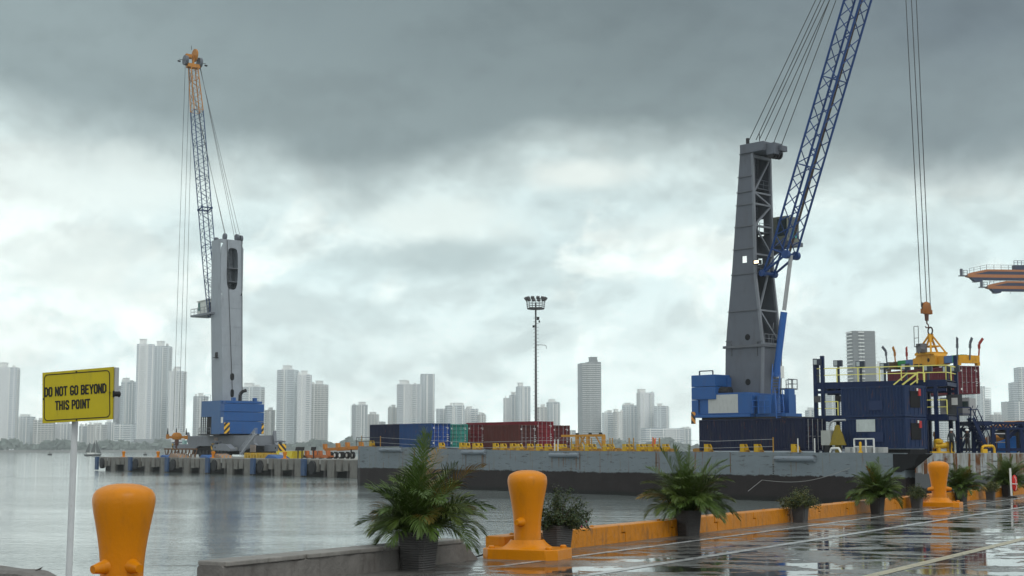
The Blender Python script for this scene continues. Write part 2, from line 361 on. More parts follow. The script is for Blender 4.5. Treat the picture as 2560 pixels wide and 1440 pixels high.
# ------------------------------------------------------------------ bollards
prof_near = [(.300, .0), (.30, .02), (.27, .05), (.235, .09), (.215, .14), (.205, .22), (.200, .34), (.205, .48), (.216, .60), (.236, .74), (.258, .86), (.282, .98), (.295, 1.06), (.297, 1.11), (.288, 1.155), (.262, 1.192), (.21, 1.222), (.15, 1.243), (.08, 1.253), (.0001, 1.256)]
def bollard(loc, rz, label, horns, base=True, stain=False):
    t_ = thing('mooring_bollard', label, 'bollard', None, 'yellow mooring bollards along the near quay', loc, rz)
    b_ = MB(); b_.lathe(prof_near, 48, (0, 0, 0)); 
    o = b_.build('bollard_post', bollard_m, t_, smooth=True)
    if base:
        p = MB(); lx, ly = .60, .42; c = .14
        oct_ = [(-lx+c, -ly), (lx-c, -ly), (lx, -ly+c), (lx, ly-c), (lx-c, ly), (-lx+c, ly), (-lx, ly-c), (-lx, -ly+c)]
        p.prism([(x, y, -.06) for x, y in oct_], (0, 0, .17))
        # flared skirt from the plate to the post
        rows = []; n = 48
        for k in range(7):
            s_ = k/6; zz = .11+.0*s_; rows.append([])
            for i in range(n):
                th = 2*PI*i/n; rr = .245; ex = lx*.80; ey = ly*.86
                e = (abs(math.cos(th))**3.2+abs(math.sin(th))**3.2)**(-1/3.2)
                ox, oy = ex*math.cos(th)*e, ey*math.sin(th)*e; ix, iy = rr*math.cos(th), rr*math.sin(th)
                f = 1-(1-s_)**1.0; g = s_**2.6
                rows[-1].append((ox+(ix-ox)*f, oy+(iy-oy)*f, .105+.13*g-(.0 if k else .01)))
        vs = [q_ for r_ in rows for q_ in r_]; fs = [(k*n+i, k*n+(i+1) % n, (k+1)*n+(i+1) % n, (k+1)*n+i) for k in range(6) for i in range(n)]
        p.add(vs, fs)
        p.build('base_plate', bollard_m, t_, smooth='auto', bevel=.012)
        q_ = MB()
        for sx in (-1, 1):
            for sy in (-1, 1): q_.lathe([(.05, 0), (.05, .03), (.03, .045)], 12, (sx*.46, sy*.28, .105))
        q_.build('bolt_cover', bollard_m, t_, smooth='auto')
    for th, el in horns:
        h = MB(); dv = Vector((math.cos(th)*math.cos(el), math.sin(th)*math.cos(el), math.sin(el))); o_ = Vector((0, 0, .50))
        h.tube(o_+dv*.14, o_+dv*.23, .095, 16, .062); h.tube(o_+dv*.225, o_+dv*.345, .064, 16, .040)
        h.build('horn', bollard_m, t_, smooth='auto')
    return t_
bollard((-3.74, 13.85, QZ+.02), AK, 'large orange yellow bollard at left with two stub horns, beside the warning sign', [(-PI/2-.62-AK, -.12), (-PI/2+.75-AK, -.1), (PI/2+.3-AK, .0)])
b2 = bollard((.23, 21.45, QZ+.04), math.radians(-24), 'orange yellow bollard standing in front of the small leafy potted bush', [(-PI/2-.50+math.radians(24), -.02), (PI/2+.1, 0)])
em = MB(); r = random.Random(2)
for row, (zz, n_, x0) in enumerate(((.80, 9, -.62), (.70, 6, -.44), (.60, 6, -.44))):
    for i in range(n_):
        th = -PI/2+math.radians(24)+x0+i*.075; rr = .236-.012*row; dv = Vector((math.cos(th), math.sin(th), 0)); tv = Vector((-dv.y, dv.x, 0))
        p = dv*rr+Vector((0, 0, zz)); hh = .05
        em.bar(p, p+Vector((0, 0, hh)), .004, .008, dv)
        k = r.choice((0, 1, 2))
        for z2 in ((hh,), (0, hh), (hh/2, hh))[k]: em.bar(p+Vector((0, 0, z2)), p+tv*.011+Vector((0, 0, z2)), .004, .008, dv)
em.build('embossed_lettering', bollard_m, b2)
bollard((12.12, 40.75, QZ+.02), math.radians(-28), 'orange yellow bollard farther along the quay between potted plants', [(math.radians(28)-.15, -.1), (PI+.7, -.1)])

# ------------------------------------------------------------------ warning sign
SF = Fr(W(192, 995, 12.2), math.radians(-24)); SF.o.z = 0
st = thing('warning_sign', 'yellow DO NOT GO BEYOND THIS POINT sign on a leaning white pole', 'sign', SF)
cr = [SF.hy(*p, 0) for p in ((106, 1058.5), (280, 1048.5), (290-7, 917), (106, 932))]
b_ = MB(); b_.prism([c for c in cr], (0, .012, 0)); b_.build('sign_panel', mat('sign_yellow', (.50, .40, .008), .45, var=.1, scale=5, dirt=.22), st)
ux = (cr[1]-cr[0]).normalized(); uz = (cr[3]-cr[0]).normalized(); Wd = (cr[1]-cr[0]).length; Ht = (cr[3]-cr[0]).length
b_ = MB(); b_.prism([cr[0]+ux*.004+uz*.004+Vector((0, .0125, 0)), cr[1]+ux*.012+uz*.004+Vector((0, .0125, 0)), cr[2]+ux*.012-uz*.004+Vector((0, .0125, 0)), cr[3]+ux*.004-uz*.004+Vector((0, .0125, 0))], (0, .05, 0))
b_.build('backing_box', steel, st)
bd = MB(); m1 = .022; R_ = .035; Y_ = -.0015
def sp(a, b): return cr[0]+ux*a+uz*b+Vector((0, Y_, 0))
loop = []
for cxx, czz, a0 in ((m1+R_, m1+R_, PI), (Wd-m1-R_, m1+R_, 1.5*PI), (Wd-m1-R_, Ht-m1-R_, 0), (m1+R_, Ht-m1-R_, .5*PI)):
    for i in range(6): th = a0+i*PI/10; loop.append((cxx+R_*math.cos(th), czz+R_*math.sin(th)))
for i in range(len(loop)):
    p, q_ = loop[i], loop[(i+1) % len(loop)]; bd.bar(sp(*p), sp(*q_), .0075, .002, (0, 1, 0))
bd.build('border_line', mat('sign_black', (.012, .012, .012), .5), st)
GL = {'D': [((0, 0), (0, 1)), ((0, 1), (.55, 1)), ((.55, 1), (1, .8)), ((1, .8), (1, .2)), ((1, .2), (.55, 0)), ((.55, 0), (0, 0))],
      'O': [((0, .15), (0, .85)), ((0, .85), (.25, 1)), ((.25, 1), (.75, 1)), ((.75, 1), (1, .85)), ((1, .85), (1, .15)), ((1, .15), (.75, 0)), ((.75, 0), (.25, 0)), ((.25, 0), (0, .15))],
      'N': [((0, 0), (0, 1)), ((0, 1), (1, 0)), ((1, 0), (1, 1))], 'T': [((.5, 0), (.5, 1)), ((-.05, 1), (1.05, 1))],
      'G': [((1, .86), (.75, 1)), ((.75, 1), (.25, 1)), ((.25, 1), (0, .85)), ((0, .85), (0, .15)), ((0, .15), (.25, 0)), ((.25, 0), (.75, 0)), ((.75, 0), (1, .15)), ((1, .15), (1, .40)), ((1, .40), (.58, .40))],
      'B': [((0, 0), (0, 1)), ((0, 1), (.7, 1)), ((.7, 1), (.92, .88)), ((.92, .88), (.92, .64)), ((.92, .64), (.7, .53)), ((0, .53), (.7, .53)), ((.7, .53), (1, .42)), ((1, .42), (1, .12)), ((1, .12), (.72, 0)), ((.72, 0), (0, 0))],
      'E': [((0, 0), (0, 1)), ((0, 1), (.9, 1)), ((0, .52), (.8, .52)), ((0, 0), (.9, 0))], 'Y': [((.5, 0), (.5, .45)), ((.5, .45), (-.05, 1)), ((.5, .45), (1.05, 1))],
      'H': [((0, 0), (0, 1)), ((1, 0), (1, 1)), ((0, .52), (1, .52))], 'I': [((.5, 0), (.5, 1))],
      'S': [((1, .84), (.75, 1)), ((.75, 1), (.25, 1)), ((.25, 1), (0, .85)), ((0, .85), (0, .68)), ((0, .68), (1, .34)), ((1, .34), (1, .14)), ((1, .14), (.75, 0)), ((.75, 0), (.25, 0)), ((.25, 0), (0, .16))],
      'P': [((0, 0), (0, 1)), ((0, 1), (.75, 1)), ((.75, 1), (1, .87)), ((1, .87), (1, .58)), ((1, .58), (.75, .45)), ((.75, .45), (0, .45))],
      '3': [((0, .85), (.25, 1)), ((.25, 1), (.75, 1)), ((.75, 1), (1, .8)), ((1, .8), (.6, .52)), ((.6, .52), (1, .3)), ((1, .3), (.75, 0)), ((.75, 0), (.25, 0)), ((.25, 0), (0, .15))],
      '8': [((0, .55), (0, .95)), ((0, .95), (1, .95)), ((1, .95), (1, 0)), ((1, 0), (0, 0)), ((0, 0), (0, .55)), ((0, .5), (1, .5))], '9': [((1, .5), (0, .5)), ((0, .5), (0, 1)), ((0, 1), (1, 1)), ((1, 1), (1, 0)), ((1, 0), (.1, 0))], '1': [((.5, 0), (.5, 1)), ((.5, 1), (.2, .8))]}
def place_text(txt, c, ux, uz, width, height, mt, parent, name='lettering', wt=.17):
    """bold condensed capitals from strokes; c is the middle of the baseline"""
    n_ = sum(.55 if ch == ' ' else (.55 if ch == 'I' else 1) for ch in txt); cw_ = width/n_; nn = ux.cross(uz).normalized(); x = -width/2; B = MB(); tw_ = height*wt; lw = cw_*.62
    for ch in txt:
        a_ = cw_*(.55 if ch in ' I' else 1)
        if ch != ' ':
            w2 = lw if ch != 'I' else 0; x0 = x+(a_-w2)/2
            for k, ((px0, py0), (px1, py1)) in enumerate(GL[ch]):
                p0 = c+ux*(x0+(px0 if ch != 'I' else 0)*w2)+uz*(tw_/2+py0*(height-tw_)); p1 = c+ux*(x0+(px1 if ch != 'I' else 0)*w2)+uz*(tw_/2+py1*(height-tw_)); dd = (p1-p0).normalized()*tw_*.42
                B.bar(p0-dd+nn*.00012*k, p1+dd+nn*.00012*k, tw_, .0016, nn)
        x += a_
    return B.build(name, mt, parent)
blk = K['sign_black']
place_text('DO NOT GO BEYOND', sp(Wd*.478, Ht*.515), ux, uz, Wd*.90, .084, blk, st)
place_text('THIS POINT', sp(Wd*.440, Ht*.240), ux, uz, Wd*.51, .082, blk, st)
b_ = MB()
for a, b in ((Wd*.5, Ht-.012), (Wd*.5, .012), (.012, Ht*.48), (Wd-.02, Ht*.52)): b_.tube(sp(a, b), sp(a, b)+Vector((0, -.006, 0)), .006, 8)
b_.build('screw', dark, st)
pb = SF.hy(172, 1440, .085); pt = SF.hy(189, 1020, .085); dv = (pt-pb); pb = pb-dv*((pb.z-QZ)/dv.z)
b_ = MB(); b_.tube(pb, pt, .0275, 20); b_.build('pole', mat('pole_white', (.55, .57, .58), .35, var=.1, scale=12, rust=.25), st, smooth='auto')
b_ = MB(); e = SF.hy(286, 985, .03); b_.tube(e+Vector((0, -.03, 0)), e+Vector((0, .05, 0)), .028, 14); b_.build('side_knob', dark, st)
b_ = MB(); b_.b(pb.x-.1, pb.x+.1, pb.y-.1, pb.y+.1, QZ, QZ+.012); b_.build('foot_plate', steel, st)

# ------------------------------------------------------------------ potted plants
leaf_m = M_('palm_leaf', (.055, .098, .014), .45, var=.35, scale=2.5, tint=(.22, .12, .02), spec=.3)
bush_m = M_('bush_leaf', (.018, .040, .011), .45, var=.4, scale=5, tint=(.16, .15, .04))
twig_m = mat('twig', (.05, .035, .02), .8); stalk_m = mat('palm_stalk', (.06, .08, .02), .5)
pink = mat('pink_petal', (.55, .02, .22), .5)
def pot(parent, h, wt_, wb):
    b_ = MB(); n = 16; rows = []
    for k in range(n*2+1):
        s_ = k/(n*2); hw = (wb+(wt_-wb)*s_)/2-(.007 if k % 2 else 0); c = hw*.22
        rows.append([(-hw+c, -hw), (hw-c, -hw), (hw, -hw+c), (hw, hw-c), (hw-c, hw), (-hw+c, hw), (-hw, hw-c), (-hw, -hw+c)])
        rows[-1] = [(x, y, h*s_) for x, y in rows[-1]]
    hw = wt_/2-.03; c = hw*.22
    for zz in (h, h-.05): rows.append([(x, y, zz) for x, y in ((-hw+c, -hw), (hw-c, -hw), (hw, -hw+c), (hw, hw-c), (hw-c, hw), (-hw+c, hw), (-hw, hw-c), (-hw, -hw+c))])
    b_.add([p for r_ in rows for p in r_], [(k*8+i, k*8+(i+1) % 8, (k+1)*8+(i+1) % 8, (k+1)*8+i) for k in range(len(rows)-1) for i in range(8)]+[tuple(range(7, -1, -1))])
    b_.build('pot', pot_m, parent)
    b_ = MB(); b_.b(-hw+.01, hw-.01, -hw+.01, hw-.01, h-.12, h-.055); b_.build('soil', soil, parent)
def palm(loc, rz, h, wt_, wb, R, H, seed, label, nf=30, brown=0, trim=0):
    r = random.Random(seed); t_ = thing('potted_palm', label, 'potted palm', None, 'potted plants along the kerb', loc, rz); pot(t_, h, wt_, wb)
    lf = MB(); stx = MB()
    nf = int(nf*1.8)
    for k in range(nf):
        a = k*2.399+r.uniform(-.3, .3); q_ = k/nf; el = math.radians(84-50*q_**.62+r.uniform(-9, 9)); L = (R*.66+H*.40)*r.uniform(.66, 1.10)*(1.22-.30*q_)*(1-trim*max(0, -math.cos(a+rz)))
        p = Vector((r.uniform(-1, 1)*wt_*.16, r.uniform(-1, 1)*wt_*.16, h-.06)); hd = Vector((math.cos(a), math.sin(a), 0)); seg = 16; tw = r.uniform(-.5, .5)
        dv = hd*math.cos(el)+Vector((0, 0, math.sin(el))); pts_ = [p.copy()]; dirs = [dv.copy()]
        droop = (.75+1.15*q_)*r.uniform(.7, 1.35)
        for i in range(seg):
            s_ = i/seg; dv = (dv+Vector((0, 0, -1))*(droop*(.25+s_*1.3)/seg*1.15)).normalized(); p = p+dv*(L/seg); pts_.append(p.copy()); dirs.append(dv.copy())
        stx.cur = None
        for i in range(seg): stx.tube(pts_[i], pts_[i+1], .011*(1-.8*i/seg), 5, .011*(1-.8*(i+1)/seg), cap=False)
        br_ = r.random() < brown
        lf.cur = min(1, max(0, r.uniform(-.05, .12)+(r.uniform(.45, .95) if br_ else 0)))
        nl = 36; s0 = .14
        side = dirs[0].cross(Vector((0, 0, 1))).normalized()
        for j in range(nl):
            s_ = s0+(1-s0)*j/(nl-1); fi = s_*seg; i = min(seg-1, int(fi)); ff = fi-i; base = pts_[i].lerp(pts_[i+1], ff); T_ = dirs[i]
            sd = T_.cross(Vector((0, 0, 1))); sd = sd.normalized() if sd.length > .15 else side; nm = sd.cross(T_).normalized()
            sd = (sd*math.cos(tw)+nm*math.sin(tw)).normalized(); nm = sd.cross(T_).normalized()
            env = math.sin(PI*min(1, (s_-s0)/(1-s0)*.74+.20))**.8; ll = .35*env*(R/.85)**.6*r.uniform(.8, 1.15)
            for sg in (-1, 1):
                ang = math.radians(56-38*(s_-s0)/(1-s0)+r.uniform(-6, 6))
                d0 = (T_*math.cos(ang)+sd*sg*math.sin(ang)+nm*.30).normalized(); pp = base.copy(); wv = T_.cross(d0).normalized().cross(d0).normalized(); wl = .0058*(R/.85)**.2
                vs = []; nseg = 4
                for m_ in range(nseg+1):
                    q2 = m_/nseg; ww = wl*(math.sin(PI*(.12+.86*q2))**.8 if m_ < nseg else .08); vs += [pp-wv*ww, pp+wv*ww]
                    d0 = (d0+Vector((0, 0, -1))*(.13+.26*q2)*r.uniform(.4, 1.6)).normalized(); pp = pp+d0*(ll/nseg)
                lf.add(vs, [(2*m_, 2*m_+1, 2*m_+3, 2*m_+2) for m_ in range(nseg)])
    lf.build('fronds', leaf_m, t_, tint=True, smooth=True); stx.build('stems', stalk_m, t_)
    return t_
def bush(loc, rz, h, wt_, wb, Rx, Hh, cx0, seed, label, nleaf=5200, tintk=.2, flowers=3, low=-.12):
    r = random.Random(seed); t_ = thing('potted_bush', label, 'potted bush', None, 'potted plants along the kerb', loc, rz); pot(t_, h, wt_, wb)
    tw = MB(); lf = MB(); fl = MB(); tips = []
    for k in range(64):
        a = r.uniform(0, 2*PI); rad = Rx*math.sqrt(r.random()); zz = h+low+(Hh-low)*r.uniform(.1, 1)*math.sqrt(max(.05, 1-(rad/Rx)**2))
        e = Vector((cx0*.6+math.cos(a)*rad, math.sin(a)*rad*.75, zz)); s_ = Vector((r.uniform(-.05, .05), r.uniform(-.05, .05), h-.06)); m_ = s_.lerp(e, .5)+Vector((0, 0, .10))
        if r.random() < .12: e += Vector((math.cos(a)*.15*Rx, 0, r.uniform(.02, .14)))
        pts_ = []
        for i in range(9): q_ = i/8; pts_.append(s_*(1-q_)**2+m_*2*q_*(1-q_)+e*q_*q_)
        for i in range(8): tw.tube(pts_[i], pts_[i+1], .006*(1-.8*i/8)+.001, 4, cap=False)
        tips.append(pts_)
    for i in range(nleaf):
        pts_ = r.choice(tips); q_ = r.uniform(.38, 1.03); f = min(7.99, q_*8); j = int(f); p = pts_[j].lerp(pts_[j+1], f-j)+Vector((r.gauss(0, 1), r.gauss(0, 1), r.gauss(0, 1)))*.035
        d0 = Vector((r.gauss(0, 1), r.gauss(0, 1), r.gauss(0, .7))).normalized(); s2 = d0.cross(Vector((r.gauss(0, 1), r.gauss(0, 1), r.gauss(0, 1)))).normalized(); l_ = r.uniform(.022, .042); w_ = l_*.33
        n2 = d0.cross(s2)
        lf.cur = min(1, max(0, r.uniform(-.3, .8)*tintk*2))
        lf.add([p, p+d0*l_*.5+s2*w_+n2*.003, p+d0*l_, p+d0*l_*.5-s2*w_+n2*.003], [(0, 1, 2, 3)])
    lf.build('leaves', bush_m, t_, tint=True); tw.build('twigs', twig_m, t_)
    for i in range(flowers):
        pts_ = r.choice(tips); p = pts_[8] if i else Vector((.22, -.30, h-.02))
        fl.add([p+Vector((-.018, 0, 0)), p+Vector((0, -.01, -.016)), p+Vector((.018, 0, .002)), p+Vector((0, .006, .018))], [(0, 1, 2, 3)]).add([p+Vector((0, -.012, -.015)), p+Vector((0.01, .012, 0)), p+Vector((0, -.006, .018))], [(0, 1, 2)])
    if flowers: fl.build('flower', pink, t_)
    return t_
def q(px, py): v = G(px, py, QZ); return v
def onq(px, Yoff, py): v = G(px, py, QZ); return (v.x, v.y+Yoff, QZ)
palm(onq(1042, .24, 1426), AK, .50, .46, .36, .86, 1.30, 11, 'biggest potted palm, spreading over the broken concrete wall', 46, .06, .26)
bush(onq(1395, .20, 1386), AK-.2, .44, .40, .31, .60, .60, .14, 21, 'dark green leafy potted bush right behind the middle bollard', 6500, .18, 3)
palm(onq(1725, .2, 1341), AK-.45, .47, .40, .32, .80, 1.15, 33, 'potted palm whose crown overlaps the dark navy container', 46, .03)
bush(onq(2006, .2, 1307), AK, .39, .33, .27, .60, .36, -.05, 22, 'wide olive green potted bush between the second and third potted palms', 6000, .55, 0, -.10)
palm(onq(2198, .18, 1285), AK-.2, .41, .33, .26, .64, .92, 37, 'potted palm in front of the two stacked blue cabins', 42, .02)
bush(onq(2297, .18, 1271), AK, .36, .32, .26, .42, .30, 0, 23, 'low potted bush just left of the farthest near bollard', 3500, .4, 1)
palm(onq(2407, .16, 1256), AK-.4, .40, .33, .27, .58, .86, 41, 'potted palm immediately right of the farthest near bollard', 38, .02)
bush(onq(2481, .16, 1249), AK, .36, .30, .25, .40, .28, 0, 24, 'reddish brown tinged low potted bush left of the red buoy stand', 3200, .75, 0)
palm(onq(2545, 1.0, 1244), AK-.3, .40, .33, .27, .66, 1.12, 43, 'potted palm at the right picture edge behind the red buoy stand', 40, .02)
palm(onq(2640, .3, 1232), AK-.3, .40, .33, .27, .66, 1.0, 44, 'potted palm beyond the right picture edge', 30, .02)
# rescue buoy stand
bp_ = onq(2528, -.1, 1244); rs = thing('rescue_stand', 'white pole stand with a red rescue buoy near the right edge', 'rescue stand', None, None, bp_, 0)
b_ = MB(); b_.lathe([(.17, 0), (.17, .03), (.06, .06)], 16); b_.build('stand_base', dark, rs)
b_ = MB(); b_.tube((-.02, 0, .05), (-.035, 0, .98), .034, 12); b_.build('pole', white_paint, rs, smooth='auto')
b_ = MB(); red_m = mat('red_plastic', (.55, .02, .015), .35)
prof = [(.0001, 0), (.04, .02), (.07, .08), (.085, .2), (.09, .34), (.08, .46), (.05, .53), (.0001, .56)]
b_.lathe(prof, 16, (.09, -.02, .2), 1, .7); b_.build('buoy', red_m, rs, smooth=True)
b_ = MB(); b_.path([(.10, -.085, .25), (.13, -.09, .36), (.10, -.10, .46), (.12, -.09, .58), (.08, -.07, .70)], .008, 5); b_.path([(-.02, -.085, .46), (.17, -.085, .455)], .014, 5); b_.build('rope', white_paint, rs)

# ------------------------------------------------------------------ far pier
pier = thing('pier', 'long grey concrete pier with blue fender panels across the water', 'pier', PF)
L = 330; b_ = MB(); b_.b(.2, L, .45, 46, PZ-.75, PZ); b_.build('deck', mat('pier_deck', (.30, .30, .28), .6, var=.2, scale=.2), pier)
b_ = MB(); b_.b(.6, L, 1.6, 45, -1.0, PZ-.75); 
b_.build('underside_shadow_wall', conc_dark, pier)  # solid dark block standing in for the shade under the deck
bays = [(240, 247), (323, 334), (420, 431), (523, 536), (635, 648), (756, 772)]
xs0 = [PF.hy(a, 1180, 0).x for a, _ in bays]
step = (xs0[-1]-xs0[0])/5
r = random.Random(5); blue_f = mat('fender_blue', (.035, .075, .16), .55, var=.3, scale=1.2, dirt=.5)
for k in range(9):
    x0 = xs0[0]+k*step
    o = MB().b(x0, x0+1.15, -.32, .1, .15, PZ+.03).build('fender_panel', blue_f, pier, bevel=.04)
    o = MB(); o.tube((x0+2.9, -.2, 1.35), (x0+2.9, .35, 1.35), .95, 20); o.tube((x0+2.9, -.23, 1.35), (x0+2.9, -.2, 1.35), .45, 16); o.build('rubber_fender', dark, pier, smooth='auto')
    for a, b_, z0 in ((.125, .255, .75), (.33, .40, .95), (.44, .56, .0), (.60, .68, .85), (.72, .80, .95), (.83, .955, .0)):
        if k == 0 and a > .5 and z0 > .5: z0 = 1.2
        xa, xb = x0+a*step, x0+b_*step; m_ = MB().b(xa, xb, r.uniform(0, .18), .62, z0, PZ-r.uniform(0, .12)).build('concrete_panel', concrete, pier, bevel=.03)
    if k < 7:
        for a in (.29, .70): MB().tube((x0+a*step, 1.2, -1), (x0+a*step+.5, .9, 1.8), .28, 10).build('pile', mat('pile_concrete', (.12, .115, .11), .8, dirt=.5), pier, smooth='auto')
# small bollards on pier
far_prof = [(r_*1.15, z*.85) for r_, z in prof_near]
proto = None; spots = [(309, 'small yellow bollard nearest the left tip of the far pier'), (395, 'second small yellow bollard along the far pier, left of the hook block'), (533, 'small yellow bollard in front of the left crane undercarriage'), (712, 'orange bollard beside the yellow and blue skip on the far pier')]
for px_, lab in spots:
    p = PF.hy(px_, 1140, 1.1); wp = PF.w(p.x, 1.1, PZ)
    if proto is None:
        proto = thing('pier_bollard', lab, 'bollard', None, 'small bollards on the far pier', wp, 0); MB().lathe(far_prof, 16).build('bollard_post', bollard_m, proto, smooth=True); MB().b(-.45, .45, -.45, .45, 0, .08).build('base_plate', bollard_m, proto); o = proto
    else: o = copy_tree(proto); o.location = wp
    o['label'] = lab
# striped mounds / mats at the pier edge
for px0, px1, m_, lab, nm, cat, hh in ((425, 455, stripes('orange_grey_stripes', (.34, .15, .03), (.16, .16, .16), 9), 'orange striped ramp cover at the pier edge below the hanging hook', 'ramp_cover', 'cover', .7), (537, 560, K['orange_grey_stripes'], 'orange striped ramp cover beside the small bollard under the left crane', 'ramp_cover', 'cover', .7),
                                   (404, 424, crane_blue, 'low blue tarpaulin heap left of the orange striped cover', 'tarpaulin', 'tarpaulin', .45), (503, 527, crane_blue, 'low blue tarpaulin heap under the left crane chassis', 'tarpaulin', 'tarpaulin', .5), (667, 700, crane_blue, 'low blue tarpaulin heap left of the yellow skip', 'tarpaulin', 'tarpaulin', .6)):
    a = PF.hy(px0, 1140, 1.6).x; b2_ = PF.hy(px1, 1140, 1.6).x
    o = MB().prism([(a, 1.2, PZ), (b2_, 1.2, PZ), (b2_-.2*(b2_-a), 1.2, PZ+hh*.55), ((a*.75+b2_*.25), 1.2, PZ+hh)], (0, 2.2, 0)).build(nm, m_, bevel=.08); o.location = PF.o; o.rotation_euler = (0, 0, PF.a); tag(o, lab, cat)
# lattice spreader trestles on pier
tr = thing('lattice_trestle', 'row of dark orange braced trestles on the pier left of the crane wheels', 'trestle', PF)
b_ = MB(); xa = PF.hy(412, 1130, 3).x; xb = PF.hy(492, 1130, 3).x; zt = PZ+1.45
b_.bar((xa, 3, zt), (xb, 3, zt), .22); nn = 9
for i in range(nn):
    x0 = xa+(xb-xa)*i/nn; x1 = xa+(xb-xa)*(i+1)/nn; b_.bar((x0, 3, zt), ((x0+x1)/2-.2, 3, PZ), .12); b_.bar((x1, 3, zt), ((x0+x1)/2+.2, 3, PZ), .12); b_.bar((x0+.3, 3.6, zt-.1), (x0+.3, 3, PZ), .1)
b_.build('frame', mat('rusty_steel', (.14, .075, .04), .7, rust=.5), tr)
# yellow skip, chassis trailers
sk = thing('skip_container', 'yellow and white open skip right of the left crane', 'skip', PF)
a = PF.hy(692, 1130, 3.5).x; b2_ = PF.hy(733, 1130, 3.5).x
MB().prism([(a+.5, 3.4, PZ), (b2_-.5, 3.4, PZ), (b2_, 3.4, PZ+1.15), (a, 3.4, PZ+1.1)], (0, 2, 0)).build('body', mat('skip_yellow', (.7, .55, .03), .5, dirt=.3), sk)
MB().prism([(a+1.2, 3.38, PZ+.35), (a+3.4, 3.38, PZ+.35), (a+3.2, 3.38, PZ+.9), (a+1.0, 3.38, PZ+.9)], (0, .02, 0)).build('side_panel', white_paint, sk)
def trailer(px0, px1, label, m_, lift, tilt, wheels, y0=6.0):
    t_ = thing('chassis_trailer', label, 'trailer', PF, 'container chassis trailers parked on the pier')
    a = PF.hy(px0, 1125, y0).x; b2_ = PF.hy(px1, 1125, y0).x; z0 = PZ+lift
    f = MB(); f.bar((a, y0, z0), (b2_, y0, z0+tilt), .25, .42); f.bar((a, y0+2.1, z0), (b2_, y0+2.1, z0+tilt), .25, .42)
    n = 8
    for i in range(n+1): xx = a+(b2_-a)*i/n; f.bar((xx, y0, z0+tilt*i/n), (xx, y0+2.1, z0+tilt*i/n), .16, .25)
    f.build('frame', m_, t_)
    for i in (0, .36, .62, .98):
        xx = a+(b2_-a)*i; zz = z0+tilt*i; k = MB(); k.prism([(xx-.25, y0-.25, zz), (xx+.35, y0-.25, zz), (xx+.18, y0-.25, zz+.85), (xx-.38, y0-.25, zz+.85)], (0, .5, 0)); k.build('corner_guide', m_, t_)
    if wheels:
        for i in range(3):
            for yy in (y0-.15, y0+1.9):
                xx = a+1.6+i*1.45; k = MB(); k.tube((xx, yy, PZ+.52), (xx, yy+.35, PZ+.52), .52, 18); ww = k.build('wheel', dark, t_, smooth='auto'); MB().tube((xx, yy-.02, PZ+.52), (xx, yy+.02, PZ+.52), .27, 14).build('rim', white_paint, ww)
        k = MB(); k.bar((b2_-3, y0, z0+tilt), (b2_-3, y0, PZ), .15); k.bar((b2_-3, y0+2.1, z0+tilt), (b2_-3, y0+2.1, PZ), .15); k.build('landing_leg', dark, t_)
    else:
        k = MB()
        for i in (.15, .5, .85):
            xx = a+(b2_-a)*i; k.bar((xx, y0+.4, z0), (xx, y0+.4, PZ), .3); k.bar((xx, y0+1.8, z0), (xx, y0+1.8, PZ), .3)
        k.build('support_block', dark, t_)
    return t_
rust_or = mat('rust_orange', (.42, .13, .035), .6, rust=.5, dirt=.4)
trailer(813, 905, 'orange chassis trailer on dark wheels at the right end of the visible pier', mat('trailer_orange', (.42, .16, .02), .55, dirt=.4, rust=.4), 1.35, .35, True)
trailer(768, 822, 'low red orange trailer frame lying flat between black and orange trailers', rust_or, .35, 0, False, 5)
trailer(735, 790, 'low black trailer frame lying flat right of the yellow skip', dark, .28, 0, False, 7.5)
for i, px_ in enumerate((745, 755, 784)):
    p = PF.hy(px_, 1135, 4.0); t_ = MB(); t_.bar((p.x, 4, PZ), (p.x, 4, PZ+1.25), .14); t_.prism([(p.x-.75, 3.9, PZ+1.2), (p.x+.55, 3.9, PZ+1.2), (p.x+.75, 3.9, PZ+1.75), (p.x-.55, 3.9, PZ+1.75)], (0, .12, 0))
    o = t_.build('marker_plate', dark); o.location = PF.o; o.rotation_euler = (0, 0, PF.a); tag(o, ['black tilted plate on a post nearest the yellow skip', 'middle black tilted plate on a post right of the skip', 'black tilted plate on a post in front of the orange frame'][i], 'marker', 'black plates on posts on the pier')
tk = MB(); a = PF.hy(612, 1140, 4).x; b2_ = PF.hy(700, 1140, 4).x
tk.b(a, b2_, 4, 4.8, PZ+.45, PZ+.7)
for i in range(12): xx = a+(b2_-a)*(i+.5)/12; tk.b(xx-.35, xx+.1, 3.8, 4.9, PZ, PZ+.45 if i % 2 else PZ+.85)
o = tk.build('spreader_frame', mat('dull_yellow', (.45, .29, .03), .6, rust=.6, dirt=.5)); o.location = PF.o; o.rotation_euler = (0, 0, PF.a); tag(o, 'long low yellow steel lifting frame lying behind the left crane stairs', 'lifting frame')
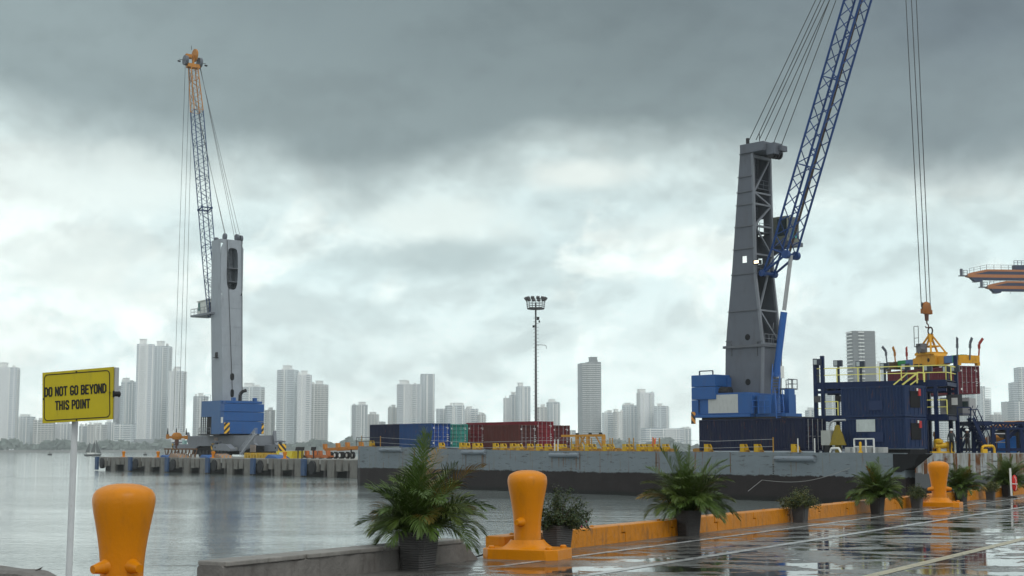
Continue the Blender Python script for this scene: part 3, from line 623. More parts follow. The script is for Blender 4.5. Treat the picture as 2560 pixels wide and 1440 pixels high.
# ------------------------------------------------------------------ harbour cranes
def lattice(parent, base, tip, wv, dv, wf, df, n, m1, m2, split, rc=.13, rb=.06, head=True, names=('boom_section', 'boom_tip_section')):
    """four chord boom: base/tip centre points, width vector, depth vector, their size along the boom"""
    base, tip = Vector(base), Vector(tip); wv, dv = Vector(wv).normalized(), Vector(dv).normalized()
    def corner(i, s_): w_ = wf(s_)/2; d_ = df(s_)/2; sx, sy = ((-1, -1), (1, -1), (1, 1), (-1, 1))[i]; return base.lerp(tip, s_)+wv*w_*sx+dv*d_*sy
    secs = [MB(), MB()]
    for k in range(n):
        a, b = k/n, (k+1)/n; B = secs[0 if (a+b)/2 < split else 1]
        for i in range(4):
            B.tube(corner(i, a), corner(i, b), rc, 8, cap=True)
            j = (i+1) % 4; p, q_ = (i, j) if k % 2 == 0 else (j, i)
            m = (a+b)/2
            B.tube(corner(p, a), corner(q_, m), rb, 5, cap=False); B.tube(corner(q_, m), corner(p, b), rb, 5, cap=False)
            if k % 3 == 0: B.tube(corner(i, a), corner(j, a), rb, 5, cap=False)
    o1 = secs[0].build(names[0], m1, parent, smooth='auto'); o2 = secs[1].build(names[1], m2, parent, smooth='auto') if secs[1].v else None
    return corner, o1, o2
def rail(B, pts, h=1.1, r=.03, sp=1.4, mid=True):
    for a, b in zip(pts, pts[1:]):
        a, b = Vector(a), Vector(b); up = Vector((0, 0, h)); B.bar(a+up, b+up, r*2)
        if mid: B.bar(a+up*.52, b+up*.52, r*1.6)
        n = max(1, int((b-a).length/sp))
        for i in range(n+1): p = a.lerp(b, i/n); B.bar(p, p+up, r*2)
def ladder(B, a, b, wv, r=.03, step=.35):
    a, b, wv = Vector(a), Vector(b), Vector(wv); B.bar(a-wv, b-wv, r*2); B.bar(a+wv, b+wv, r*2); n = int((b-a).length/step)
    for i in range(n): p = a.lerp(b, (i+.5)/n); B.bar(p-wv, p+wv, r*1.4)

# ---- left crane
aL = math.atan2(.8, -.6); cw = W(557, 1000, 250); tmp = Fr((0, 0, 0), aL)
oL = cw - tmp.w(-2.6, 1.9, 0); LF = Fr((oL.x, oL.y, PZ), aL)
cr1 = thing('harbour_crane', 'left blue and grey mobile harbour crane standing on the far pier', 'harbour crane', LF)
zt = LF.hx(590, 602, -2.6).z; zb = LF.hx(590, 1003, -2.6).z
yr_b = LF.hx(606, 1000, -2.6).y; yr_t = LF.hx(607, 600, -2.6).y; yl_t = LF.hx(551, 600, -2.6).y
xf_b = LF.hy(530, 990, 1.9).x; xf_m = LF.hy(536, 770, 1.9).x; xf_t = LF.hy(543, 640, 1.9).x
z_m = LF.hy(536, 770, 1.9).z; z_t2 = LF.hy(543, 640, 1.9).z
def ylx(z): f_ = (z-zb)/(zt-zb); return 1.9+(yl_t-1.9)*f_
def yrx(z): f_ = (z-zb)/(zt-zb); return yr_b+(yr_t-yr_b)*f_
def xfz(z):
    pts_ = [(zb, xf_b), (z_m, xf_m), (z_t2, xf_t), (zt, xf_t)]
    for (a, c), (b, d_) in zip(pts_, pts_[1:]):
        if z <= b: return c+(d_-c)*(z-a)/(b-a)
    return xf_t
# back plate with slot + port holes built as a grid ring
zh0 = LF.hx(580, 724, -2.6).z; zh1 = LF.hx(580, 620, -2.6).z; yh0 = LF.hx(567, 670, -2.6).y; yh1 = LF.hx(595, 670, -2.6).y
B = MB(); th = .12
def ring(B, cy, cz, ry, rz_, y0, y1, z0, z1, x, n=28, p=4.0, t=.12):
    vs = []; 
    for i in range(n):
        a = 2*PI*i/n; c, s_ = math.cos(a), math.sin(a); e = (abs(c)**p+abs(s_)**p)**(-1/p); inn = (cy+ry*c*e, cz+rz_*s_*e)
        k = 1/max(abs(c), abs(s_)); sx, sz = c*k, s_*k
        out = ((cy+(y1-cy)*sx if sx > 0 else cy+(cy-y0)*sx), (cz+(z1-cz)*sz if sz > 0 else cz+(cz-z0)*sz))
        vs += [(x, *inn), (x, *out), (x+t, *inn), (x+t, *out)]
    fs = []
    for i in range(n):
        a, b = i*4, (i+1) % n*4; fs += [(a, a+1, b+1, b), (a+2, b+2, b+3, a+3), (a, b, b+2, a+2)]
    B.add(vs, fs)
zs = [zb, zh0-1.0, zh1+.9, zt]
def yl_(z): return ylx(z)
def quad_x(B, z0, z1, x, t=.12): B.prism([(x, yrx(z0), z0), (x, yl_(z0), z0), (x, yl_(z1), z1), (x, yrx(z1), z1)], (t, 0, 0))
zp = [LF.hx(581, y, -2.6).z for y in (950, 932, 975, 990)]
quad_x(B, zb, zh0-1.0, -2.6); quad_x(B, zh1+.9, zt, -2.6)
ring(B, (yh0+yh1)/2, (zh0+zh1)/2, (yh0-yh1)/2, (zh1-zh0)/2, yrx(zh0), yl_((zh0+zh1)/2), zh0-1.0, zh1+.9, -2.6)
# side plates and front plate
for yy_f, t in ((ylx, -.1), (yrx, .1)):
    pts_ = [(-2.5, zb), (xfz(zb), zb), (xf_m, z_m), (xf_t, z_t2), (xf_t, zt), (-2.5, zt)]
    B.prism([(x, yy_f(z)+(-.001 if t < 0 else .001), z) for x, z in pts_], (0, t, 0))
for z0, z1 in ((zb, z_m), (z_m, zh0-1)):
    B.prism([(xfz(z0), yrx(z0), z0), (xfz(z0), ylx(z0), z0), (xfz(z1), ylx(z1), z1), (xfz(z1), yrx(z1), z1)], (-.1, 0, 0))
B.prism([(xf_t, yrx(zh0), zh0-1), (xf_t, (yrx(zh0)*.62+ylx(zh0)*.38), zh0-1), (xf_t, (yrx(zt)*.62+ylx(zt)*.38), zt), (xf_t, yrx(zt), zt)], (-.1, 0, 0))
B.prism([(-2.6, yrx(zt), zt), (-2.6, ylx(zt), zt), (xf_t, ylx(zt), zt), (xf_t, yrx(zt), zt)], (0, 0, .12))
B.build('tower', light_grey, cr1)
B = MB()
for cy, cz, ry, rz_ in ((LF.hx(581, 942, -2.7).y, LF.hx(581, 942, -2.7).z, .38, .62), (LF.hx(581, 983, -2.7).y, LF.hx(581, 983, -2.7).z, .33, .7)):
    pts_ = []
    for i in range(20): a = 2*PI*i/20; c, s_ = math.cos(a), math.sin(a); e = (abs(c)**3+abs(s_)**3)**(-1/3); pts_.append((-2.64, cy+ry*c*e, cz+rz_*s_*e))
    MB().prism(pts_, (.05, 0, 0)).build('manhole', black, cr1)

B = MB()
for z in [zb+(zh0-zb)*k/6 for k in (1, 2, 3, 4, 5)]: B.bar((-2.62, yrx(z), z), (-2.62, ylx(z), z), .05, .08)
B.build('weld_seam', light_grey, cr1)
B = MB(); yc = (yh0+yh1)/2+.25; ladder(B, (-1.9, yc, zh0-1), (-1.9, yc, zt-1), (0, .3, 0))
for k in range(9): z = zh0+(zh1-zh0)*k/8; B.path([(-1.9, yc-.35, z), (-2.4, yc, z), (-1.9, yc+.35, z)], .03, 4)
B.build('ladder', grey_paint, cr1)
for z in (zh0+1.4, zh0+3.8): MB().b(-2.5, xf_t-.2, yrx(zh0), yh0, z, z+.1).build('inner_platform', grey_paint, cr1)
# tower head sheaves
B = MB()
for px_, py_, x in ((562, 592, -1.0), (592, 594, -2.2), (602, 597, -2.2), (541, 602, .2)):
    p = LF.hx(px_, py_, x); B.tube((x, p.y-.2, p.z), (x, p.y+.2, p.z), .62, 18); B.bar((x, p.y, p.z-1.2), (x, p.y, p.z), .3)
B.build('rope_sheave', grey_paint_b, cr1, smooth='auto')
# boom
ft = LF.l(W(541, 790, 253)); tp = LF.l(W(483, 170, 262.5)); foot = Vector((xf_m+.6, ft.y-.1, ft.z)); 
bd_ = (tp-foot).normalized(); wv = Vector((0, 1, 0)); dpv = wv.cross(bd_).normalized()
wf = lambda s_: 1.85 if s_ < .8 else 1.85-.5*(s_-.8)/.2
df = lambda s_: (.9+.8*min(1, s_/.2)) if s_ < .8 else 1.7-.5*(s_-.8)/.2
cor, o1, o2 = lattice(cr1, foot, tp, wv, dpv, wf, df, 22, boom_blue, orange_paint, .80, .095, .042)
B = MB(); jp = [cor(i, .42) for i in range(4)]
for i in range(4): B.tube(jp[i], jp[(i+1) % 4], .12, 6); B.lathe([(.22, -.2), (.22, .2)], 8, tuple(jp[i]))
B.build('boom_joint', boom_blue, cr1)
# boom head
hd = thing('boom_head', None, None); hd.parent = cr1; hd.rotation_euler = (0, 0, 0)
B = MB(); c0 = cor(0, 1)*.5+cor(2, 1)*.5
B.bar(c0-wv*1.25+bd_*.35, c0+wv*1.25+bd_*.35, .9, .75, bd_)
B.build('head_beam', orange_paint, hd)
for s_ in (-1, 1):
    B = MB(); p = c0+wv*s_*1.42+bd_*1.35; B.tube(p-wv*.28, p+wv*.28, .95, 20); B.build('head_sheave', grey_paint_b, hd, smooth='auto')
    B = MB(); p2 = p+wv*s_*.3; B.bar(p2, p2+wv*s_*1.0, .08); B.tube(p2+wv*s_*.75+Vector((0, 0, -.35)), p2+wv*s_*1.25+Vector((0, 0, -.35)), .16, 10); B.build('beacon_lamp', dark, hd)
B = MB(); p = c0+bd_*2.6-wv*.25-dpv*.2; B.tube(p-wv*.35, p-wv*.05, 1.25, 22); B.tube(p-wv*.4, p, .3, 12)
for i in range(10): a = PI*i/5; B.bar(p-wv*.38, p-wv*.38+(bd_*math.cos(a)+dpv*math.sin(a))*1.2, .05)
B.bar(p, c0+bd_*.6, .35); B.build('cable_reel', orange_paint, hd, smooth='auto')
B = MB(); p = c0+bd_*2.3+wv*.85; B.bar(p-wv*.7, p+wv*.5, .7, .7, bd_); B.build('drive_box', orange_paint, hd)
B = MB(); B.bar(c0+bd_*3.8, c0+bd_*4.7, .07); B.build('antenna', dark, hd)
# pendants and hoist ropes
topw = [(563, 590), (586, 592), (592, 592), (601, 594)]
B = MB()
for k, (px_, py_) in enumerate(topw):
    a = LF.hx(px_, py_, -1.2); e = c0+wv*(-1.5 if k else .9)+bd_*(1.2 if k else -.2)
    B.tube(a, e+dpv*.15*k, .036, 5)
B.tube(LF.hx(567, 600, -1.0), cor(2, .98), .04, 5)
B.build('luffing_rope', cable, cr1)
hkL = W(442, 1078, 258); hl = LF.l(hkL)
hkT = [(433, 1075), (447, 1072), (459, 1080)]; bt = [c0+wv*1.5+bd_*1.0, c0+wv*.7+bd_*.5, c0+wv*.1-bd_*.2]
B = MB()
for (px_, py_), e in zip(hkT, bt): B.tube(LF.l(W(px_, py_, 258)), e, .036, 5)
B.build('hoist_rope', cable, cr1)
B = MB(); B.path([LF.hx(568, 600, -2.72), LF.hx(574, 780, -2.72), LF.hx(581, 975, -2.72)], .05, 5); B.path([LF.hx(605, 600, -2.75), LF.hx(606, 985, -2.75)], .05, 5); B.build('winch_rope', cable, cr1)
# operator cab
B = MB(); c1 = LF.hy(500, 778, 1.9); c2 = LF.hy(534, 778, 1.9); zc0 = LF.hy(515, 790, 1.9).z; zc1 = LF.hy(515, 752, 1.9).z
xa, xb = c2.x+.2, c1.x; B.b(xa, xb, .2, 2.3, zc0+.35, zc1); B.prism([(xa-.2, 0, zc1), (xb+.25, 0, zc1-.1), (xb+.25, 2.5, zc1-.1), (xa-.2, 2.5, zc1)], (0, 0, .16)); cab = B.build('cab', mat('cab_white', (.62, .64, .60), .4, dirt=.3), cr1)
B = MB(); B.b(xb-.9, xb+.02, 2.3, 2.33, zc0+1.0, zc1-.25); B.b(xb, xb+.03, .4, 2.1, zc0+.7, zc1-.25); B.build('window', mat('cab_glass', (.05, .16, .14), .08), cab)
B = MB(); B.b(xa+.15, xa+1.1, 2.3, 2.33, zc0+.4, zc1-.5); B.build('door', dark, cab)
B = MB(); B.b(xa-2.0, xb+1.0, -.2, 3.3, zc0-.05, zc0+.3); B.prism([(xa-2.2, .1, zc0-1.5), (xa-2.2, .1, zc0), (xb-.5, .1, zc0)], (0, .3, 0)); B.build('cab_platform', grey_paint, cr1)
B = MB(); rail(B, [(xa-2.0, 3.25, zc0+.3), (xb+.95, 3.25, zc0+.3), (xb+.95, -.1, zc0+.3)]); B.build('guard_rail', grey_paint, cr1)
B = MB(); p = LF.hy(545, 888, 2.0); B.b(p.x-.4, p.x+.4, 1.9, 2.4, p.z-.4, p.z+.5); B.b(p.x-.7, p.x+.7, 1.9, 2.7, p.z-.5, p.z-.4); B.build('work_lamp', dark, cr1)
# machine house
hc = LF.hy(561, 1040, 3.9); xbk = hc.x; zh_t = LF.hx(600, 1001, xbk).z; zh_b = LF.hx(600, 1085, xbk).z; ywr = LF.hx(660, 1040, xbk).y; xfr = LF.hy(503, 1040, 3.9).x
zmid = LF.hy(520, 1042, 3.9).z
B = MB(); B.b(xbk+1.6, xfr, ywr+.3, 3.9, zmid, zh_t); B.b(xbk+1.6, LF.hy(528, 1060, 3.9).x, ywr+.3, 3.9, zh_b, zmid-.002); hs_ = B.build('machine_house', mat('house_blue', (.045, .12, .27), .5, var=.08, dirt=.25), cr1)
B = MB(); yw_ = (ywr, 3.92)
for k, (ya, yb_) in enumerate(((1085, 1053), (1053, 1030), (1030, 1009), (1009, 1002))):
    z0, z1 = LF.hx(600, ya, xbk).z, LF.hx(600, yb_, xbk).z; B.b(xbk+(.15 if k == 3 else 0), xbk+1.55, ywr+(.3 if k == 3 else 0), 3.92-(.3 if k == 3 else 0), z0+.03, z1-.03)
B.build('counterweight', crane_blue, cr1, bevel=.05)
B = MB()
for ya, yb_ in ((3.93, LF.hx(574, 1070, xbk).y), (LF.hx(654, 1070, xbk).y, ywr)):
    B.b(xbk-.03, xbk-.005, min(ya, yb_), max(ya, yb_), LF.hx(600, 1084, xbk).z, LF.hx(600, 1057, xbk).z)
B.build('hazard_panel', hazard, cr1)
B = MB(); xx = LF.hy(520, 1060, 3.9).x
for k in range(6): x_ = LF.hy(528, 1060, 3.9).x+k*(xfr-LF.hy(528, 1060, 3.9).x)/5; B.bar((x_, 3.85, zh_b), (x_, 3.85, zmid), .12); B.bar((x_, ywr+.5, zh_b), (x_, ywr+.5, zmid), .12)
B.b(xbk+1.6, xfr+.6, ywr, 4.1, zh_b-.2, zh_b); B.build('engine_bay_frame', dark, cr1)
MB().b(LF.hy(528, 1060, 3.9).x+.1, xfr-1.2, 1.5, 3.2, zh_b, zmid).build('engine', dark, cr1)
B = MB(); p = LF.hy(555, 1050, 3.9); B.b(p.x-.4, p.x+.4, 3.9, 3.93, p.z-.5, p.z+.5); B.build('vent_panel', white_paint, cr1)
B = MB(); rail(B, [(xfr+.5, 4.0, zh_b), (LF.hy(528, 1060, 3.9).x, 4.0, zh_b)], r=.04); rail(B, [(xfr-1, 3.8, zh_t), (xbk+6, 3.8, zh_t)], 1.1, .025, 1.6); B.build('guard_rail', grey_paint, cr1)
B = MB(); p = LF.hx(600, 1000, xbk+1.2); B.path([(p.x, p.y, zh_t-.4), (p.x, p.y, zh_t+1.1), (p.x-.2, p.y-.35, zh_t+1.6), (p.x-.3, p.y-1.0, zh_t+1.8)], .3, 10); B.build('exhaust_pipe', dark, cr1, smooth='auto')
B = MB()
for px_ in (583, 636): p = LF.hx(px_, 1006, xbk+1); B.b(p.x-.5, p.x+.3, p.y-.25, p.y+.25, zh_t-.3, zh_t+.5)
B.build('lifting_lug', crane_blue, cr1)
# undercarriage
UF = Fr((oL.x, oL.y, PZ), AB); u1 = MB()
y0 = -2.2; xl, xr = UF.hy(466, 1110, y0).x, UF.hy(632, 1110, y0).x; zt_, zb_ = UF.hy(560, 1089, y0).z, UF.hy(560, 1122, y0).z
def ub(Bd, x0, x1, ya, yb_, z0, z1): return Bd.b(x0, x1, ya, yb_, z0, z1)
xm = UF.hy(527, 1110, y0).x; zx = UF.hy(500, 1115, y0).z
prof = [(xl, zt_), (xl+.05, zt_+.7), (xl+.5, zt_), (xr-.5, zt_), (xr-.1, zt_+.8), (xr, zt_), (xr+.3, zb_+1.0), (xr+1.1, zb_+.6), (xr-3.0, zb_-.3), (xr-9.5, zb_-.45), (UF.hy(575, 1130, y0).x, zb_-.1), (UF.hy(571, 1118, y0).x, zx), (UF.hy(495, 1117, y0).x, zx), (UF.hy(487, 1122, y0).x, zb_), (xl+1.2, zb_), (xl+.3, zb_+1.3)]
u1.prism([(x, y0, z) for x, z in prof], (0, .5, 0)); u1.prism([(x, -y0, z) for x, z in prof], (0, -.5, 0)); u1.b(xl+.3, xr-.3, y0+.5, -y0-.5, zx, zt_-.05)
und = thing('undercarriage', None, None); und.parent = cr1; und.rotation_euler = (0, 0, AB-aL)
u1.build('chassis', grey_paint, und)
def arm(px0, px1, py0, py1, y, flip=1):
    a, b = UF.hy(px0, 1110, y), UF.hy(px1, 1110, y); z0, z1 = UF.hy(px0, py1, y).z, UF.hy(px0, py0, y).z; m = MB()
    m.prism([(a.x, y, z1), (b.x-.3*(b.x-a.x), y, z1+.05), (b.x, y, z0+.3), (b.x, y, z0-.1), (a.x, y, z0)], (0, 1.1, 0)); o = m.build('outrigger_arm', grey_paint, und, bevel=.05)
    k = MB(); k.b(min(a.x, a.x-.35*flip), max(a.x, a.x-.35*flip), y-.1, y+1.2, z0-.1, z1+.15); k.build('arm_end_plate', hazard, und)
    k = MB(); k.tube((a.x+.5*flip, y+.55, PZ+.1), (a.x+.5*flip, y+.55, z0), .28, 10); k.lathe([(.9, 0), (.9, .18), (.3, .3)], 12, (a.x+.5*flip, y+.55, PZ)); k.build('support_jack', grey_paint_b, und)
    k = MB(); k.tube((a.x+1.1*flip, y-.02, (z0+z1)/2), (a.x+1.1*flip, y+.02, (z0+z1)/2), .18, 12); k.build('pin_hole', black, und)
arm(433, 478, 1111, 1124, -1.6); arm(531, 577, 1111, 1126, -4.6); arm(697, 650, 1112, 1128, -.2, -1)
for ya in (-1.9, 1.0):
    for k in range(8):
        xx = UF.hy(500, 1130, ya).x+k*1.42; m = MB(); m.tube((xx, ya, .62), (xx, ya+1.1, .62), .62, 16); m.build('wheel', dark, und, smooth='auto')
m = MB(); m.b(UF.hy(492, 1130, -1).x, UF.hy(650, 1130, -1).x, -1.8, 2.0, .5, zx); m.build('axle_bogie', black, und)
m = MB(); c = UF.l(LF.w(0, 0, 0)); m.lathe([(2.1, zt_-.3), (2.1, zh_b-.1)], 24, (0, 0, 0)); m.build('slewing_ring', dark, und)
m = MB(); a = UF.hy(602, 1136, y0-1.6); b = UF.hy(640, 1085, y0-1.0); wv2 = Vector((.35, -.35, 0)); n = 14
m.bar(a-wv2, b-wv2, .1, .28); m.bar(a+wv2, b+wv2, .1, .28)
for i in range(n): p = a.lerp(b, (i+.5)/n); m.bar(p-wv2, p+wv2, .28, .05)
up = Vector((0, 0, 1.0)); m.bar(a+up+wv2, b+up+wv2, .07); m.bar(a+up-wv2, b+up-wv2, .07); m.bar(a+up*.5+wv2, b+up*.5+wv2, .05)
for i in range(6): p = a.lerp(b, i/5); m.bar(p+wv2, p+up+wv2, .06); m.bar(p-wv2, p+up-wv2, .06)
m.build('stair', mat('stair_grey', (.28, .30, .33), .5), und)
m = MB(); p = UF.hy(632, 1121, y0-.1); m.b(p.x-.9, p.x+.9, y0-.15, y0, p.z-.6, p.z+.6); m.build('service_box', mat('beige_box', (.30, .25, .22), .6), und); m = MB(); p = UF.hy(540, 1101, y0-.1); m.b(p.x-.8, p.x+.6, y0-.12, y0, p.z-.5, p.z+.5); m.build('service_box', mat('beige_box', (.30, .25, .22), .6), und)
me_c = UF.hy(590, 1121, y0-.03)
place_text('3891', Vector((me_c.x, y0-.02, me_c.z-.25)), Vector((1, 0, 0)), Vector((0, 0, 1)), 1.1, .42, white_paint, und)
m = MB(); p = UF.hy(459, 1108, -1.3); m.b(p.x-.45, p.x+.45, -1.4, -.8, p.z-.4, p.z+.55); m.build('glass_shelter', mat('pale_green_glass', (.25, .42, .40), .2), und)
# hook of the left crane
def hook_block(loc, s_, label, bw=1.0, mt=None):
    mt = mt or orange_paint
    t_ = thing('hook_block', label, 'hook block', None, None, loc, .4); 
    b_ = MB(); b_.lathe([(.15, .0), (.75, .1), (.95, .45), (.9, .9), (.6, 1.25), (.2, 1.35)], 14, sx=1.0*s_, sy=.6*s_) ; b_.build('block_body', mt, t_, smooth='auto')
    b_ = MB(); b_.b(-1.75*s_*bw, 1.75*s_*bw, -.28*s_, .28*s_, .30*s_, .70*s_); b_.b(-1.9*s_*bw, -1.4*s_*bw, -.35*s_, .35*s_, .2*s_, 1.0*s_); b_.b(1.4*s_*bw, 1.9*s_*bw, -.35*s_, .35*s_, .1*s_, .8*s_); b_.build('cross_beam', mt, t_)
    b_ = MB(); b_.tube((0, 0, .1), (0, 0, -1.0*s_), .38*s_, 10, .3*s_); b_.path([(0, 0, -.9*s_), (0, 0, -1.5*s_)], .12*s_); b_.path([(.33*s_*math.cos(a), 0, -1.85*s_+.33*s_*math.sin(a)) for a in [PI/2-i*.5 for i in range(10)]], .1*s_); b_.build('hook', mat('hook_brown', (.10, .045, .03), .6, rust=.3), t_)
    b_ = MB()
    for x in (-1.65*s_*bw, -.1, 1.65*s_*bw): b_.tube((x, 0, .9*s_), (x, 0, 2.1*s_), .16*s_, 8, .06*s_)
    b_.build('rope_socket', dark, t_)
    return t_
hook_block(W(442, 1100, 258), 1.0, 'orange brown hook block of the left crane hanging low over the pier')

# ---- right crane
aR = math.radians(-46); cw = W(1905, 985, 165); tmp = Fr((0, 0, 0), aR); oR = cw-tmp.w(2.65, -1.9, 0); RF = Fr((oR.x, oR.y, PZ), aR)
cr2 = thing('harbour_crane', 'right blue and dark grey harbour crane rising behind the navy container', 'harbour crane', RF)
ys = -1.9; yw = RF.hx(1950, 985, 2.65).y     # far side of the open face
def sp2(px, py): p = RF.hy(px, py, ys); return (p.x, p.z)
rear = [sp2(1813, 985), sp2(1814, 865), sp2(1830, 680), sp2(1838, 560), sp2(1851, 370)]
frnt = [sp2(1905, 985), sp2(1907, 862), sp2(1888, 690), sp2(1884, 520), sp2(1880, 370)]
def interp(tab, z):
    tab = sorted(tab, key=lambda t_: t_[1])
    if z <= tab[0][1]: return tab[0][0]
    for a, b in zip(tab, tab[1:]):
        if z <= b[1]: return a[0]+(b[0]-a[0])*(z-a[1])/(b[1]-a[1])
    return tab[-1][0]
xr_ = lambda z: interp(rear, z); xf_ = lambda z: interp(frnt, z)
zB = frnt[0][1]; z865 = frnt[1][1]; zT = frnt[-1][1]
def strip_side(B, y, t, z0, z1, hole=None, n=6):
    zz = [z0+(z1-z0)*i/n for i in range(n+1)]
    pts_ = [(xr_(z), z) for z in zz]+[(xf_(z), z) for z in reversed(zz)]
    B.prism([(x, y, z) for x, z in pts_], (0, t, 0))
B = MB()
wz0, wz1 = sp2(1861, 657)[1], sp2(1861, 640)[1]; wx0, wx1 = sp2(1855, 650)[0], sp2(1867, 650)[0]
strip_side(B, ys, .12, zB, wz0); strip_side(B, ys, .12, wz1, zT)
B.prism([(xr_(wz0), ys, wz0), (wx0, ys, wz0), (wx0, ys, wz1), (xr_(wz1), ys, wz1)], (0, .12, 0)); B.prism([(wx1, ys, wz0), (xf_(wz0), ys, wz0), (xf_(wz1), ys, wz1), (wx1, ys, wz1)], (0, .12, 0))
def side_gap(y, t, z0, z1, g0, g1):
    B.prism([(xr_(z0), y, z0), (g0, y, z0), (g0, y, z1), (xr_(z1), y, z1)], (0, t, 0)); B.prism([(g1, y, z0), (xf_(z0), y, z0), (xf_(z1), y, z1), (g1, y, z1)], (0, t, 0))
hA, hB = RF.hy(1896, 592, yw), RF.hy(1910, 548, yw); hC, hD = RF.hy(1896, 662, yw), RF.hy(1907, 646, yw)
strip_side(B, yw, -.12, zB, hC.z); side_gap(yw, -.12, hC.z, hD.z, hC.x, hD.x); strip_side(B, yw, -.12, hD.z, hA.z); side_gap(yw, -.12, hA.z, hB.z, hA.x, hB.x); strip_side(B, yw, -.12, hB.z, zT)
# rear plate, with an opening level with the square window
xq = xr_(wz0); gA, gB = RF.hx(1853, 659, xq), RF.hx(1869, 638, xq)
zz = sorted([zB, z865, rear[2][1], rear[3][1], zT, gA.z, gB.z])
for a, b in zip(zz, zz[1:]):
    segs = ((ys+.12, gA.y), (gB.y, yw-.12)) if abs(a-gA.z) < .01 else ((ys+.12, yw-.12),)
    for y0_, y1_ in segs:
        if y1_ > y0_: B.prism([(xr_(a), y0_, a), (xr_(a), y1_, a), (xr_(b), y1_, b), (xr_(b), y0_, b)], (.1, 0, 0))
B.prism([(xf_(zB), ys+.12, zB), (xf_(zB), yw-.12, zB), (xf_(z865), yw-.12, z865), (xf_(z865), ys+.12, z865)], (-.1, 0, 0))
B.build('tower', grey_paint_b, cr2)
B = MB(); fl_ = [(py_) for py_ in (385, 442, 480, 512, 566, 622, 685, 777)]
for i, py_ in enumerate(fl_):
    z = sp2(1860, py_)[1]; B.bar((xr_(z)-.05, ys-.06, z), (xf_(z), ys-.06, z), .12, .10)
z = sp2(1860, 866)[1]; B.bar((xr_(z)-.25, ys-.1, z), (xf_(z)+.2, ys-.1, z), .25, .3); B.bar((xf_(z)+.1, ys, z), (xf_(z)+.1, yw, z), .25, .3)
for px_ in (1829, 1893): x_ = sp2(px_, 880)[0]; B.bar((x_, ys-.05, sp2(px_, 890)[1]), (x_, ys-.05, sp2(px_, 853)[1]), .12, .1); B.bar((x_, ys-.05, sp2(px_, 853)[1]), (x_+(-.8 if px_ < 1850 else .8), ys-.05, sp2(px_, 853)[1]), .12, .1)
B.build('stiffener_rib', mat('rib_grey', (.11, .12, .135), .5), cr2)
B = MB()
for px_, py_, r_ in ((1869, 843, .42), (1870, 955, .42)):
    x_, z_ = sp2(px_, py_); B.tube((x_, ys-.03, z_), (x_, ys-.01, z_), r_*.88, 22)
B.build('porthole', black, cr2)
# front bracing
B = MB(); br_py = [(393, 412), (412, 472), (472, 484), (484, 512), (512, 566), (566, 600), (600, 637), (637, 690), (690, 777), (777, 862)]
lv = [395, 484, 512, 566, 637, 777, 860]
for k, (a, b) in enumerate(zip(lv, lv[1:])):
    za, zb2 = RF.hx(1905, a, 2).z, RF.hx(1905, b, 2).z; xa_, xb_ = xf_(za), xf_(zb2)
    B.bar((xb_, ys+.1, zb2), (xb_, yw-.1, zb2), .2)
    p, q_ = ((xa_, yw-.1, za), (xb_, ys+.1, zb2)) if k % 2 == 0 else ((xa_, ys+.1, za), (xb_, yw-.1, zb2)); B.bar(p, q_, .2)
za = RF.hx(1905, 395, 2).z; B.bar((xf_(za), ys, za), (xf_(za), yw, za), .35)
for y in (ys+.05, yw-.05):
    for a, b in zip(frnt, frnt[1:]): B.bar((a[0], y, a[1]), (b[0], y, b[1]), .3)
B.build('front_bracing', grey_paint, cr2)
B = MB(); ladder(B, (xr_(25)+1.0, .2, z865-PZ), (1.0, .2, zT-1), (0, .3, 0), .035)
for py_ in (484, 590, 690): z = RF.hx(1900, py_, 0).z; B.b(xr_(z)+.2, xf_(z)-.1, ys+.2, yw-.2, z, z+.08); rail(B, [(xf_(z)-.15, ys+.3, z), (xf_(z)-.15, yw-.3, z)], r=.025, sp=.8)
B.build('inner_ladder', grey_paint_b, cr2)
B = MB(); z = z865+.2; rail(B, [(xf_(z)+.1, ys+.3, z), (xf_(z)+.1, yw, z)], r=.03, sp=.7); B.path([(xf_(z)-.2, 0, z), (xf_(z)-.6, 1.2, z+2.6)], .05); B.build('guard_rail', grey_paint, cr2)
# tower head
B = MB(); z0, z1 = RF.hy(1860, 384, ys-.2).z, RF.hy(1860, 361, ys-.2).z; xa, xb = RF.hy(1850, 370, ys-.2).x, RF.hy(1909, 370, ys-.2).x
B.b(xa, xb, ys-.25, yw+.2, z0, z1); B.b(xb-.0, xb+1.15, ys+.3, ys+2.0, z0-.5, z1-.25); B.b(xb+1.15, xb+1.6, ys+1.1, ys+2.3, z0-.1, z1-.55); B.build('tower_head', grey_paint_b, cr2, bevel=.04)
B = MB()
for k in range(4): B.tube((xb+.5+k*.1, ys+.4+k*.4, z0-.5), (xb+.5+k*.1, ys+.6+k*.4, z0-.5), .5, 14)
B.bar((xa+1, ys, z1), (xa+1, ys, z1+.7), .3); B.bar((xb-.7, ys, z1), (xb-.7, ys, z1+1.0), .06); B.build('rope_sheave', dark, cr2, smooth='auto')
